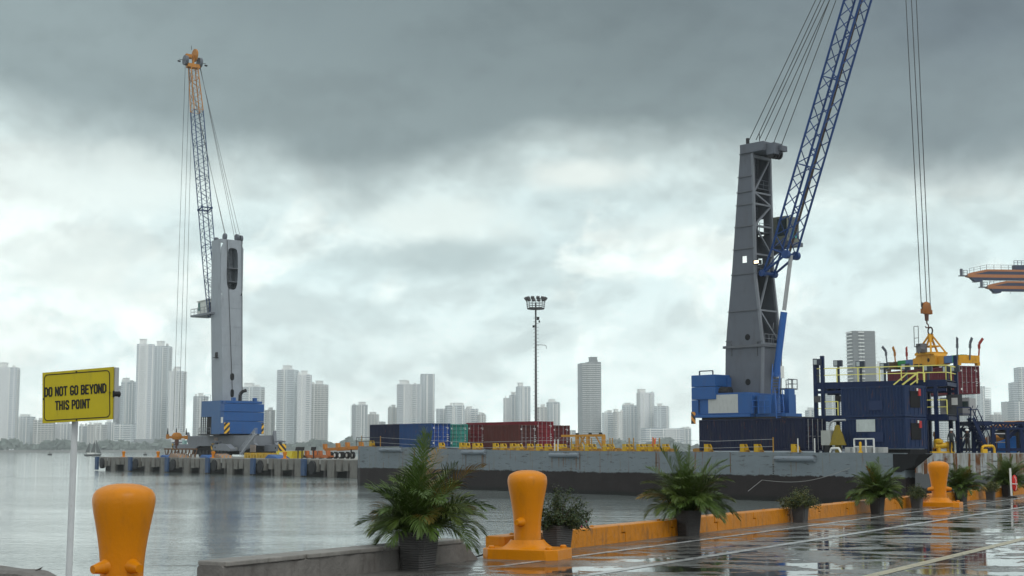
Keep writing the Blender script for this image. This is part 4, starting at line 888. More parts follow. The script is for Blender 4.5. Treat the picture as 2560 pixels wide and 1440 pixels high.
# boom
ax_w = Vector((0, 1, 0)); Pl = RF.l(W(1896, 675, 163.0)); Pm = RF.l(W(1941, 681, 164.2)); fc = (Pl+Pm)/2; fc.y = (ys+yw)/2-.1; fc.x = xf_(fc.z)+.7
tipR = RF.l(W(2203, -440, 148.5)); tipR.y = fc.y+.0
bdr = (tipR-fc).normalized(); dpr = ax_w.cross(bdr).normalized()
if dpr.x < 0: dpr = -dpr
st_off = 3.0
wfr = lambda s_: 2.0 if s_ < .85 else 2.0-.9*(s_-.85)/.15
dfr = lambda s_: 2.15 if s_ < .85 else 2.15-1.0*(s_-.85)/.15
cbase = fc+bdr*st_off+dpr*1.17; 
corR, o1, o2 = lattice(cr2, cbase, tipR, ax_w, dpr, wfr, dfr, 14, boom_blue_b, orange_paint, .86, .135, .065)
B = MB()
for s_ in (-1, 1):
    f_ = fc+ax_w*1.1*s_; lo = corR(0 if s_ < 0 else 1, 0); hi = corR(3 if s_ < 0 else 2, 0)
    if (lo-f_).length > (hi-f_).length: lo, hi = hi, lo
    B.tube(f_, lo, .14, 8); B.tube(f_, hi, .15, 8); B.tube(lo, hi, .10, 6); B.tube(f_-ax_w*.3, f_+ax_w*.3, .4, 14); B.tube(hi-ax_w*.25, hi+ax_w*.25, .5, 14)
B.tube(fc-ax_w*1.1, fc+ax_w*1.1, .2, 8); B.tube(fc-ax_w*1.1, corR(1, 0), .08, 6)
nodeR = (corR(2, 0)+corR(3, 0))/2; nodeL = (corR(0, 0)+corR(1, 0))/2; node = nodeR if (nodeR-fc).length > (nodeL-fc).length else nodeL
B.build('boom_foot', boom_blue_b, cr2, smooth='auto')
B = MB(); a, b = cbase+dpr*0, tipR; ladder(B, a-ax_w*.2+dpr*.9, b-ax_w*.2+dpr*.5, ax_w*.12, .05, .5); B.build('boom_walkway', mat('walkway_brown', (.07, .05, .035), .7), cr2)
B = MB(); hdp = tipR+bdr*.6
for s_ in (-1, 1): B.tube(hdp+ax_w*s_*.9-ax_w*.3, hdp+ax_w*s_*.9+ax_w*.3, .95, 18)
B.bar(hdp-ax_w*1.2-bdr*.8, hdp+ax_w*1.2-bdr*.8, .9); B.bar(hdp-bdr*.5, RF.l(W(2256, -446, 147.2)), .8, 1.2); hq = RF.l(W(2256, -448, 147.2)); B.tube(hq-ax_w*1.0, hq+ax_w*1.0, .8, 18); B.build('boom_head', orange_paint, cr2, smooth='auto')
# luffing cylinder
cb = RF.hx(1940, 940, 3.4); cm = node+(cb-node)*.47
B = MB(); B.tube(cb, cm, .40, 16); B.build('luffing_cylinder', mat('cylinder_blue', (.025, .11, .36), .4, var=.06), cr2, smooth='auto')
B = MB(); B.tube(cm-(cb-node).normalized()*.2, node, .24, 14); B.build('piston_rod', steel, cr2, smooth='auto')
# pendants
B = MB()
for (px_, py_), s_, e in (((1872, 352), .985, 0), ((1890, 350), .99, 1), ((1898, 350), .97, 2), ((1913, 352), .98, 3), ((1934, 358), .96, 0), ((1954, 362), .93, 1)):
    a = RF.hy(px_, py_, ys+.3+e*.5); p2 = tipR-bdr*(1-s_)*30+ax_w*(-1+.6*e)+dpr*(-.9)
    B.tube(a, p2, .05, 5)
B.build('luffing_rope', cable, cr2)
B = MB()
hpts = [(2303.5, 768, -.7), (2317, 765, 0), (2326, 768, .7)]
for px_, py_, o_ in hpts: B.tube(RF.l(W(px_, py_, 146)), RF.l(W(2256+o_*20, -450, 147.2)), .045, 5)
B.build('hoist_rope', cable, cr2)
# cab on the tower
B = MB(); yc0 = yw; cp = RF.hx(1966, 575, 2.4); z0, z1 = RF.hx(1966, 604, 3.0).z, RF.hx(1966, 541, 3.0).z
y0_ = RF.hx(1930, 575, 1.2).y; y1_ = y0_+2.4; B.b(.2, 3.4, y0_, y1_, z0, z1); cabR = B.build('cab', mat('cab_beige', (.17, .18, .14), .5, dirt=.3), cr2)
B = MB(); B.b(3.4, 3.43, y0_+.25, y1_-.05, z0+.5, z1-.2); B.b(2.0, 3.3, y0_-.03, y0_, z0+.7, z1-.3); B.build('window', glass, cabR)
B = MB(); B.b(3.2, 3.47, y0_+.9, y0_+1.8, z0+.5, z0+1.5); B.build('teal_window', mat('cab_teal', (.03, .30, .26), .2), cabR)  # plain teal panel set over the cab window
B = MB(); B.b(-.2, 3.8, y0_-.3, y1_+.2, z0-.5, z0-.02); B.prism([(-.2, y0_, z0-.5), (3.8, y0_, z0-.5), (-.2, y0_, z0-2.2)], (0, .3, 0)); B.build('cab_platform', grey_paint_b, cr2)
B = MB(); p = RF.hy(1890, 655, ys-.4); B.b(p.x-.3, p.x+.6, ys-.6, ys-.1, p.z-.25, p.z+.2); B.build('work_lamp', dark, cr2)
lm_ = bpy.data.materials.new('lamp_glow'); lm_.use_nodes = True; bb = lm_.node_tree.nodes['Principled BSDF']; bb.inputs['Emission Color'].default_value = (1, .75, .45, 1); bb.inputs['Emission Strength'].default_value = 3
B = MB(); B.b(p.x-.1, p.x+.5, ys-.64, ys-.6, p.z-.18, p.z+.12); B.build('lamp_face', lm_, cr2)
# deck house
B = MB(); yh = ys-2.6
def hp(px, py, y=yh): p = RF.hy(px, py, y); return p.x, p.z
x0, zt0 = hp(1745, 987); x1, _ = hp(1880, 1010); zb0 = hp(1800, 1036)[1]
B.b(x0, x1, yh, 3.0, zb0, zt0); B.b(x0-.3, x1-.1, yh-.3, 3.0, zb0-.35, zb0-.02); B.b(x0, x1-.8, yh+.1, 2.9, zt0, zt0+.12); dh = B.build('machine_house', crane_blue, cr2, bevel=.03)
xa, xb = hp(1771, 1010)[0], hp(1845, 1010)[0]; MB().b(xa, xb, yh-.03, yh, zb0+.15, zt0-.08).build('white_panel', mat('panel_white', (.42, .44, .43), .5, var=.06, dirt=.25), dh)
B = MB()
for k in range(6): B.b(hp(1743, 1020)[0]+.15, hp(1750, 1020)[0], yh-.04, yh, hp(1746, 1030)[1]+k*.28, hp(1746, 1030)[1]+k*.28+.14)
B.build('louvre', dark, dh)
x2 = hp(1731, 980)[0]; B = MB()
for k, (pa, pb_) in enumerate(((1040, 1000), (1000, 968), (968, 938))):
    z0, z1 = hp(1740, pa)[1], hp(1740, pb_)[1]; B.b(x2, hp(1747, 990)[0]+(0 if k == 0 else 2.6), yh-.2, 3.6, z0+.02, z1-.02)
B.build('counterweight', crane_blue, cr2, bevel=.05)
B = MB(); B.b(x2-.05, hp(1742, 1060)[0], yh-.25, yh-.21, hp(1735, 1060)[1], hp(1735, 1030)[1]); B.build('hazard_panel', stripes('hazard_orange', (.02, .02, .02), (.6, .25, .03), 7), cr2)
B = MB(); ya = 0.0; B.b(hp(1752, 960)[0]+2.5, xr_(zB)-.1, -2.6, 3.2, zt0, hp(1800, 942)[1]); B.build('rear_housing', crane_blue, cr2)
B = MB(); z_ = hp(1780, 975)[1]; B.tube((hp(1772, 975)[0], yh+.9, z_-.2), (hp(1814, 975)[0], yh+.9, z_-.2), .55, 12); B.tube((hp(1772, 975)[0]-.1, yh+.9, z_-.1), (hp(1790, 975)[0], yh+.9, z_-.1), .65, 12); B.build('exhaust_silencer', dark, cr2, smooth='auto')
B = MB(); rail(B, [(hp(1745, 940)[0], yh+.3, hp(1760, 940)[1]), (xr_(zB), yh+.3, hp(1760, 940)[1])], .6, .06, 3, False); B.build('guard_rail', navy_steel, cr2)
# front machinery: drum, stair, booth
B = MB(); B.lathe([(1.35, 0), (1.35, zt0-zb0-.3)], 20, (x1+1.2, yh+1.5, zb0)); B.b(x1, x1+4.2, yh+.6, -.8, zb0-.35, zb0); B.b(x1+2.0, x1+2.6, -1.0, .2, zb0, zt0+.5); B.build('winch_housing', crane_blue, cr2, smooth='auto')
B = MB(); a = Vector((x1+3.6, yh+.4, zb0-.6)); b = Vector((x1+2.2, yh+1.8, zt0+2.3)); c_ = Vector((x1+1.7, yh+.1, zb0)); wv3 = Vector((.3, .3, 0))
for p, q_ in ((a, a.lerp(b, .45)), (a.lerp(b, .45)+Vector((-.5, 0, 0)), b)):
    B.bar(p-wv3, q_-wv3, .08, .22); B.bar(p+wv3, q_+wv3, .08, .22); B.bar(p-wv3+up, q_-wv3+up, .07); B.bar(p+wv3+up, q_+wv3+up, .07)
    for i in range(9): k_ = p.lerp(q_, (i+.5)/9); B.bar(k_-wv3, k_+wv3, .22, .05)
    for i in range(4): k_ = p.lerp(q_, i/3); B.bar(k_+wv3, k_+wv3+up, .05); B.bar(k_-wv3, k_-wv3+up, .05)
rail(B, [(x1+.2, yh-.1, zb0), (x1+2.6, yh-.1, zb0)], 1.5, .04, .7); B.build('stair', mat('stair_blue', (.02, .10, .34), .45), cr2)
bx = RF.hx(1957, 1010, 3.0); bz0, bz1 = RF.hx(1975, 1043, 4.6).z, RF.hx(1975, 986, 4.6).z
y0_ = RF.hx(1970, 1010, 4.6).y; y1_ = RF.hx(1990, 1010, 4.6).y; B = MB(); B.b(2.6, 4.6, y0_, y1_, bz0, bz1); bt_ = B.build('control_booth', crane_blue, cr2)
B = MB(); B.b(4.6, 4.64, y0_+.3, y1_-.3, bz1-1.3, bz1-.35); B.build('window', white_paint, bt_); MB().b(4.64, 4.67, y0_+.45, y1_-.45, bz1-1.2, bz1-.45).build('pane', dark, bt_)
B = MB(); p = RF.hx(1948, 930, 3.6); B.b(3.4, 3.8, p.y-.4, p.y+.7, p.z-.7, p.z+.7); B.build('junction_box', white_paint, cr2)
B = MB(); p = RF.hx(1960, 972, 3.4); B.b(2.8, 4.4, p.y-.6, p.y+1.3, p.z-.1, p.z+.05); rail(B, [(4.35, p.y-.5, p.z), (4.35, p.y+1.3, p.z), (2.8, p.y+1.3, p.z)], 1.1, .035, .7); B.build('service_platform', grey_paint_b, cr2)
B = MB()
B.b(-4.5, 6, -3, 4, 1.2, zb0-.6); B.b(8.2, 9.8, -3, 5, .4, 1.6); B.lathe([(2.2, 1.2), (2.2, zb0-.3)], 20); B.build('undercarriage', grey_paint_b, cr2)
MB().b(x0+.2, x1+4.5, yh+.4, 2.4, zb0-2.2, zb0-.36).build('turntable_skirt', dark, cr2)

# ---- hook block and spreader with its container
HY = 146
hook_block(W(2316.5, 787, HY), .62, 'rusty orange hook block of the right crane above the yellow spreader', .5, mat('rusty_orange_block', (.30, .11, .025), .6, rust=.6, dirt=.5))
SPF = Fr(W(2330, 912, HY), math.radians(-71)); SPF.o.z = 0
xL_, xR_ = None, None
zc_t = SPF.hy(2395, 914, -1.22).z; zc_b = SPF.hy(2395, 984, -1.22).z
cx1 = SPF.hy(2397, 950, -1.22).x; Lc = 12.19; cx0 = cx1-Lc
# ---- spreader
spd = thing('container_spreader', 'yellow, blue and green container spreader with upright flipper arms', 'spreader', SPF)
gz = zc_t+.28; xm_ = cx1-Lc/2; sp_y = mat('spreader_yellow', (.62, .30, .015), .5, dirt=.5, scale=1.0); sp_g = mat('spreader_green', (.03, .25, .07), .55, dirt=.3); sp_b = mat('spreader_blue', (.07, .15, .32), .55, dirt=.3)
MB().b(xm_-2.6, xm_+2.6, -.42, .42, gz+.05, gz+.95).build('main_beam', sp_y, spd, bevel=.04)
B = MB(); B.prism([(xm_-1.7, -.75, gz-.05), (xm_+1.7, -.75, gz-.05), (xm_+1.7, -.75, gz+1.0), (xm_+1.3, -.75, gz+1.35), (xm_-1.3, -.75, gz+1.35), (xm_-1.7, -.75, gz+1.0)], (0, 1.5, 0)); B.build('centre_box', sp_y, spd, bevel=.05)
B = MB(); B.tube((xm_+.6, -.78, gz+.6), (xm_+.6, -.75, gz+.6), .2, 12); B.b(xm_-1.9, xm_-1.2, -.8, .8, gz-.35, gz+.3); B.b(xm_-.2, xm_+.2, -.8, .8, gz-.2, gz); B.tube((xm_-.7, -.8, gz+.0), (xm_-.7, .8, gz+.0), .3, 10); B.build('drive_parts', mat('greasy_dark', (.05, .035, .025), .6, rust=.5), spd)
for s_ in (-1, 1):
    a, b, c = xm_+s_*2.6, xm_+s_*4.0, xm_+s_*5.45
    MB().b(min(a, b), max(a, b), -.34, .34, gz+.15, gz+.88).build('telescopic_beam', sp_b, spd); MB().b(min(b, c)+.003, max(b, c)-.003, -.345, .345, gz+.15, gz+.88).build('telescopic_beam', sp_g, spd)
    B = MB(); xe_ = xm_+s_*6.0; B.b(min(c, xe_), max(c, xe_), -.5, .5, gz+.05, gz+.8); B.b(xe_-.25, xe_+.25, -1.2, 1.2, gz-.02, gz+.75)
    for y_ in (-1.1, 1.1): B.b(xe_-.22, xe_+.22, y_-.16, y_+.16, gz-.25, gz+.1)
    B.build('end_beam', sp_y if s_ > 0 else mat('greasy_end', (.10, .07, .04), .6, rust=.5), spd)
    for i, (xx, yy, m_) in enumerate(((xe_, -1.25, grey_paint_b), (xe_+s_*.3, .0, orange_paint if s_ < 0 else grey_paint_b), (xe_, 1.25, mat('flipper_red', (.30, .03, .02), .5)))):
        B = MB(); B.bar((xx, yy, gz+.3), (xx+s_*.12, yy*1.03, gz+1.45), .11); o_ = Vector((xx+s_*.12, yy*1.03, gz+1.45)); ot = Vector((s_*.35, yy*.18, .55)); B.bar(o_, o_+Vector((s_*.0, 0, .45)), .34, .07, (0, 1, 0)); B.bar(o_+Vector((0, 0, .45)), o_+Vector((0, 0, .45))+ot, .32, .07, (0, 1, 0)); B.build('flipper_arm', m_, spd)
za = W(2316, 838, HY).z; B = MB(); ap = Vector((xm_, 0, za)); 
for sx in (-1, 1):
    for sy in (-1, 1): B.bar((xm_+sx*1.35, sy*.95, gz+1.2), ap+Vector((sx*.12, sy*.1, 0)), .2, .14)
    B.bar((xm_+sx*.85, -.6, gz+1.2+(za-gz-1.2)*.42), (xm_+sx*.85, .6, gz+1.2+(za-gz-1.2)*.42), .12)
for sy in (-1, 1): B.bar((xm_-.8, sy*.55, gz+1.2+(za-gz-1.2)*.42), (xm_+.8, sy*.55, gz+1.2+(za-gz-1.2)*.42), .14); B.bar((xm_, sy*.9, gz+1.2), ap, .16)
B.b(xm_-.22, xm_+.22, -.2, .2, za-.7, za+.15); B.b(xm_-1.4, xm_+1.4, -1.0, 1.0, gz+1.15, gz+1.4); B.build('head_frame', sp_y, spd)
B = MB(); B.path([(.0+xm_+.38*math.cos(a), 0, za+.45+.38*math.sin(a)) for a in [i*PI/8 for i in range(17)]], .08, 6); B.build('shackle', mat('hook_brown2', (.05, .03, .025), .6), spd)
B = MB(); B.b(xm_-.4, xm_+.5, -1.5, -.8, gz+1.4, gz+2.3); B.tube((xm_+.3, -1.6, gz+1.7), (xm_+.3, -1.1, gz+1.7), .3, 10); B.build('motor_box', mat('motor_grey', (.12, .12, .13), .5, rust=.4), spd)
B = MB(); x_ = xm_-.6; y_ = -1.55
for q_ in (0, .75): B.bar((x_+q_, y_, gz+2.0), (x_+q_, y_, gz+4.1), .05)
for z_ in (2.0, 2.9, 4.1): B.bar((x_, y_, gz+z_), (x_+.75, y_, gz+z_), .05)
B.bar((x_+.2, -1.2, gz+1.3), (x_+.2, y_, gz+2.1), .06); B.build('access_ladder', mat('thin_dark', (.06, .06, .06), .6), spd)
# ------------------------------------------------------------------ containers
def cmat(name, col): return mat(name, col, .55, var=.16, scale=.9, dirt=.35, rust=.45, spec=.18)
def container(name, label, fr, x1, y0, z0, L, H, m_, door_m=None, group='containers stacked on the barge', door=True, cat='container', marks=True, root_loc=None):
    """x1,y0,z0: near lower corner of the door end in frame fr; the body runs back along -x"""
    o = fr.w(x1, y0, z0) if fr else Vector((x1, y0, z0)); f2 = Fr(o, fr.a if fr else 0); t_ = thing(name, label, cat, f2, group)
    door_m = door_m or m_; Wc = 2.44; B = MB(); pitch = .28; n = int((L-.3)/pitch); pts_ = []
    x = -L+.15; step_ = (L-.3)/n
    for i in range(n):
        a = x+i*step_; pts_ += [(a, 0.02), (a+step_*.28, .02), (a+step_*.42, .07), (a+step_*.82, .07), (a+step_*.96, .02)]
    pts_.append((x+L-.3, .02))
    for yy, sg in ((0, 1), (Wc, -1)):
        vs = []
        for (a, d_) in pts_: vs += [(a, yy+d_*sg, .14), (a, yy+d_*sg, H-.1)]
        B.add(vs, [(2*i, 2*i+2, 2*i+3, 2*i+1) for i in range(len(pts_)-1)])
    # roof, floor, closed end
    B.b(-L+.05, -.05, .03, Wc-.03, H-.06, H-.02); B.b(-L+.05, -.05, .03, Wc-.03, .1, .16); B.b(-L+.02, -L+.06, .1, Wc-.1, .1, H-.05)
    B.build('body', m_, t_)
    B = MB()
    for yy in (.0, Wc-.1):
        B.b(-L+.1, -.1, yy, yy+.1, 0, .14); B.b(-L+.1, -.1, yy, yy+.1, H-.12, H)
        for xx in (-L, -.14): B.b(xx, xx+.14, yy-.005, yy+.105, -.0, H+.0)
    for xx in (-L, -.12): B.b(xx, xx+.12, .1, Wc-.1, 0, .15); B.b(xx, xx+.12, .1, Wc-.1, H-.14, H-.01)
    B.build('frame', m_, t_)
    if door:
        for k in (0, 1):
            ya = .12+k*(Wc/2-.11); yb2 = ya+Wc/2-.14; D = MB(); n2 = 5
            vs = []; zz = []
            for i in range(n2):
                a = .2+(H-.4)*i/n2; b2 = .2+(H-.4)*(i+1)/n2; zz += [(a, 0), (a+(b2-a)*.15, 0), (a+(b2-a)*.25, -.045), (a+(b2-a)*.8, -.045), (a+(b2-a)*.9, 0)]
            zz.append((H-.2, 0))
            for z_, d_ in zz: vs += [(-.04+d_, ya, z_), (-.04+d_, yb2, z_)]
            D.add(vs, [(2*i, 2*i+1, 2*i+3, 2*i+2) for i in range(len(zz)-1)]); D.b(-.06, -.03, ya, ya+.05, .14, H-.14); D.b(-.06, -.03, yb2-.05, yb2, .14, H-.14)
            dd = D.build('door', door_m, t_)
            R2 = MB()
            for q2 in (.27, .74):
                yy = ya+(yb2-ya)*q2; MB().tube((.0, yy, .08), (.0, yy, H-.08), .022, 6).build('lock_rod', steel, dd); MB().bar((.02, yy, 1.1), (.02, yy+.28, 1.12), .03).build('handle', steel, dd)
            if marks:
                Mk = MB(); rr = random.Random(len(label)+k)
                if k == 1:
                    for i, z_ in enumerate((H-.45, H-.58, H*.52, H*.44, H*.36, H*.28)): ww = (.34, .16, .22, .24, .2, .22)[i]; Mk.b(-.028, -.024, yb2-.1-ww, yb2-.1, z_, z_+.06)
                else:
                    Mk.b(-.028, -.024, ya+.15, ya+.3, H-.55, H-.4); Mk.b(-.028, -.024, ya+.12, ya+.3, .35, .55)
                Mk.build('marking', white_paint, dd)
    return t_
maroon = cmat('maroon_container', (.13, .022, .028)); navyc = cmat('navy_container', (.012, .017, .045)); bluec = cmat('blue_container', (.02, .06, .17)); tealc = cmat('teal_container', (.05, .26, .22)); brownc = cmat('brown_container', (.10, .03, .025)); redc = cmat('red_container', (.20, .02, .03)); blued = cmat('blue_door', (.02, .07, .28))
container('shipping_container', 'long maroon container hanging from the yellow crane spreader', SPF, cx1, -1.22, zc_b, Lc, zc_t-zc_b, cmat('hanging_maroon', (.115, .018, .028)), group=None)
# deck height of the barge along x
def zdeck(x): 
    tab = [(0, 4.28), (16, 3.98), (30, 3.80), (60, 3.70), (110, 3.55)]
    if x <= 0: return tab[0][1]
    for (a, c), (b, d_) in zip(tab, tab[1:]):
        if x <= b: return c+(d_-c)*(x-a)/(b-a)
    return 3.55
row = [  # photo x of the near door corner, y offset in barge frame, height, side length, material, door material, label
 (999, 1060, 1.6, 6.06, navyc, None, 'dark navy container at the left end of the barge row, side only'),
 (1078, 1058, 1.6, 6.06, bluec, blued, 'blue container with bright blue doors, second in the barge row'),
 (1123, 1060, 4.2, 6.06, tealc, tealc, 'teal green container on the barge between blue and maroon ones'),
 (1167, 1060, 6.7, 6.06, maroon, maroon, 'maroon container doors right beside the teal container'),
 (1297, 1061, 6.7, 6.06, brownc, cmat('brown_door', (.085, .024, .024)), 'brown container with its ribbed side showing, middle of the barge row'),
 (1380, 1063, 12.0, 6.06, brownc, cmat('maroon_door', (.11, .02, .022)), 'dark maroon container at the right end of the barge row'),
]
for px_, pt_, y_, L_, m_, dm, lab in row:
    p = BF.hy(px_, 1090, y_); zc = zdeck(p.x)+.08; Hh = min(2.95, BF.hy(px_, pt_, y_).z-zc)
    container('shipping_container', lab, BF, p.x, y_, zc, L_, Hh, m_, dm)
p = BF.hy(1338, 1090, 9.4); zc = zdeck(p.x)+.08; zt3 = BF.hy(1338, 1053, 9.4).z
container('shipping_container', 'taller bright red container behind the others in the barge row', BF, p.x, 9.4, zc, 12.19, zt3-zc, redc, redc)
# ------------------------------------------------------------------ barges
def hull_mat(name, top, band, low, zb, streak, dens=.62, zband=None):
    m = bpy.data.materials.new(name); m.use_nodes = True; T = NT(m.node_tree); bs = T.n['Principled BSDF']
    oc = T.new('ShaderNodeTexCoord').outputs['Object']; x, y, z = T.sep(oc)
    nz = T.noise(T.vmath('MULTIPLY', oc, (.35, .35, 1.2)), 1.2, 7, .65); nl = T.noise(oc, .16, 3, .5)
    base = T.mix(nz, T.mix(nl, top, tuple(c*.62 for c in top)), tuple(c*1.25 for c in top))
    # scuffs
    base = T.mix(T.math('MULTIPLY', T.ss(T.noise(T.vmath('MULTIPLY', oc, (.5, .5, 3)), 1.6, 8, .7), .56, .64), .8), base, (.05, .05, .05))
    # rust runs: narrow in x, long in z, starting at the deck
    sx = T.noise(T.comb(T.math('MULTIPLY', x, 1.0), 0, T.math('MULTIPLY', z, .05)), 1.5 if dens > .6 else 1.9, 5, .75)
    run = T.math('MULTIPLY', T.ss(sx, dens, dens+.05), T.ss(T.noise(oc, 1.1, 4, .6), .25, .55))
    base = T.mix(T.math('MULTIPLY', run, streak), base, (.15, .055, .018))
    s2 = T.noise(T.comb(T.math('MULTIPLY', x, 3.0), 3, T.math('MULTIPLY', z, .1)), 1.5, 4, .7)
    base = T.mix(T.math('MULTIPLY', T.ss(s2, dens-.02, dens+.06), streak*.45), base, (.17, .12, .05))
    wob = T.math('MULTIPLY', T.math('SUBTRACT', T.noise(T.vmath('MULTIPLY', oc, (1, 1, 1)), 1.3, 6, .7), .5), .55)
    zz = T.math('ADD', z, wob)
    if zband is not None: base = T.mix(T.ss(zz, zband+.05, zband-.05), base, band)
    base = T.mix(T.ss(zz, zb+.05, zb-.05), base, T.mix(nz, low, tuple(c*2.4 for c in low)))
    base = T.mix(T.ss(z, .5, .2), base, (.012, .012, .011))
    T.put(bs.inputs['Base Color'], base); bs.inputs['Roughness'].default_value = .6; bs.inputs['Specular IOR Level'].default_value = .2
    bp = T.new('ShaderNodeBump'); bp.inputs['Strength'].default_value = .7; bp.inputs['Distance'].default_value = .12
    T.put(bp.inputs['Height'], T.math('ADD', T.noise(T.vmath('MULTIPLY', oc, (1, 1, .4)), .55, 3, .5), T.math('MULTIPLY', T.noise(oc, 3, 5, .6), .15))); T.link(bp.outputs[0], bs.inputs['Normal'])
    return m
bx1 = BF.hy(2262, 1150, 0).x
bg_ = thing('cargo_barge', 'long grey barge with a dark red waterline carrying the containers', 'barge', BF)
hm_ = hull_mat('barge_hull', (.165, .195, .215), None, (.013, .010, .010), 1.95, .85, .60)
xs = [0, .35, 1.2]+[3+i*(bx1-3)/26 for i in range(27)]; WB = 21.0
vs = []; fs = []
for i, x in enumerate(xs):
    y0 = .0 if i > 2 else (.9, .25, .03)[i]; zd = zdeck(x); z_lo = -1.2
    if x > bx1-7: z_lo = -1.2+max(0, (x-(bx1-7)))**1.5*.10
    vs += [(x, y0, z_lo), (x, y0, zd), (x, y0+.35, zd), (x, y0+.36, zd-.12), (x, WB-.36-y0, zd-.12), (x, WB-y0, zd), (x, WB-y0, z_lo)]
n = len(xs)
fs = [(i*7+k, (i+1)*7+k, (i+1)*7+(k+1) % 7, i*7+(k+1) % 7) for i in range(n-1) for k in range(7)]+[tuple(range(7)), tuple((n-1)*7+k for k in range(6, -1, -1))]
MB().add(vs, fs).build('hull', hm_, bg_)
hull_grey = hull_mat('hull_pipe', (.17, .20, .23), None, (.03, .02, .02), -5, .4)
for pa, pb_, py_ in ((950, 1005, 1125), (1155, 1213, 1131), (1375, 1447, 1138), (1938, 2037, 1147)):
    a = BF.hy(pa, py_, -.12); b = BF.hy(pb_, py_, -.12); B = MB(); zz = a.z; B.tube((a.x, -.12, zz), (b.x, -.12, zz), .21, 12)
    for k in (.1, .9): B.bar((a.x+(b.x-a.x)*k, 0, zz-.2), (a.x+(b.x-a.x)*k, 0, zz+.35), .14, .3)
    B.build('rubbing_pipe', hull_grey, bg_, smooth='auto')
B = MB(); r = random.Random(9)
for px_ in (1208, 1450, 1640, 1826, 1165): p = BF.hy(px_, 1150, 0); B.bar((p.x, -.015, 2.1), (p.x, -.015, zdeck(p.x)-.05), .05, .03)
B.build('hull_seam', mat('rust_seam', (.14, .07, .03), .7, dirt=.5), bg_)
B = MB(); r = random.Random(31)
for px_, w_, l_ in ((960, .08, 1.3), (1010, .06, 1.0), (1206, .30, 1.9), (1213, .12, 1.5), (1380, .14, 1.5), (1397, .07, 1.2), (1408, .10, 1.6), (1414, .06, 1.1), (1421, .05, .9), (1440, .16, 1.7), (1528, .05, 1.0), (1641, .10, 1.5), (1700, .05, .8), (1826, .07, 1.2), (1990, .06, 1.3), (2075, .05, .9)):
    p = BF.hy(px_, 1150, 0); z1_ = zdeck(p.x)-r.uniform(.02, .5)
    for k in range(3): ww = w_*r.uniform(.25, .6); o_ = r.uniform(-w_, w_)*.5; B = MB() if not k else B; B.add([(p.x+o_-ww/2, -.004-.001*k, z1_), (p.x+o_+ww/2, -.004-.001*k, z1_), (p.x+o_+ww*.25, -.004-.001*k, z1_-l_*r.uniform(.6, 1)), (p.x+o_-ww*.2, -.004-.001*k, z1_-l_*.8)], [(0, 1, 2, 3)])
    B.build('rust_run', mat('rust_run', (.17, .085, .03), .7, var=.5, scale=3, dirt=.3), bg_)
B = MB(); p = BF.hy(1933, 1170, 0)
for k in range(7): B.b(p.x-.06, p.x+.06+.05*(k % 2), -.006, 0, 1.75+k*.16, 1.83+k*.16)
B.build('draught_mark', black, bg_)
# rails on the barge
B = MB(); x0 = BF.hy(891, 1100, .5).x; x1 = BF.hy(950, 1100, .5).x
zd = zdeck(x0); B.path([(x0, .5, zd), (x0, .5, zd+.95), (x1, .5, zd+.92)], .035); B.path([(x0, .5, zd+.5), (x1, .5, zd+.5)], .03); B.build('end_rail', mat('dark_rail', (.05, .055, .06), .5), bg_)
posts = MB(); wires = MB(); prev = None
for px_ in (904, 951, 1429, 1453, 1479, 1525, 1531, 1573, 1584, 1634, 1649, 1933):
    p = BF.hy(px_, 1110, .6); zd = zdeck(p.x); hh = 1.15; MB().bar((p.x, .6, zd), (p.x, .6, zd+hh), .07).build('rail_post', mat('ochre_post', (.40, .22, .04), .6, rust=.5), bg_)
    if prev and 3 < p.x-prev[0] < 40 or (prev and px_ > 1400 and p.x-prev[0] < 40):
        for q_ in (1.0, .45): 
            a, b = Vector((prev[0], .6, prev[1]+q_)), Vector((p.x, .6, zd+q_)); m = (a+b)/2-Vector((0, 0, .012*(b-a).length)); wires.path([a, m, b], .014, 4)
    prev = (p.x, zd)
wires.build('rail_wire', steel, bg_)
B = MB()
for px_ in (1387, 1395, 1995, 2077-40): p = BF.hy(px_, 1120, .2); zd = zdeck(p.x); MB().bar((p.x, .2, zd-.4), (p.x, .2, zd+1.05), .06).build('white_stake', white_paint, bg_)
# second hull piece to the right with rust runs
b2x = bx1+.6; b3 = thing('pontoon', 'pale rust streaked pontoon behind the right potted palms', 'pontoon', BF)
hm2 = hull_mat('pontoon_hull', (.42, .44, .45), (.12, .125, .13), (.012, .010, .011), 1.25, 1.0, .50, 2.25)
z1 = BF.hy(2300, 1133, 1).z
MB().prism([(b2x, .3, -1), (b2x, .3, 2.6), (b2x+1.6, .3, z1), (b2x+60, .3, z1), (b2x+60, .3, -1)], (0, 20, 0)).build('hull', hm2, b3)
B = MB(); x_ = BF.hy(2232, 1140, -.1).x; B.prism([(x_, -.1, z1-.05), (x_+2.2, -.1, z1-.05), (x_+1.7, -.1, z1-.9), (x_+.6, -.1, z1-1.3), (x_, -.1, z1-1.3)], (0, 3, 0)); B.build('bow_bracket', black, b3)
ZP = z1
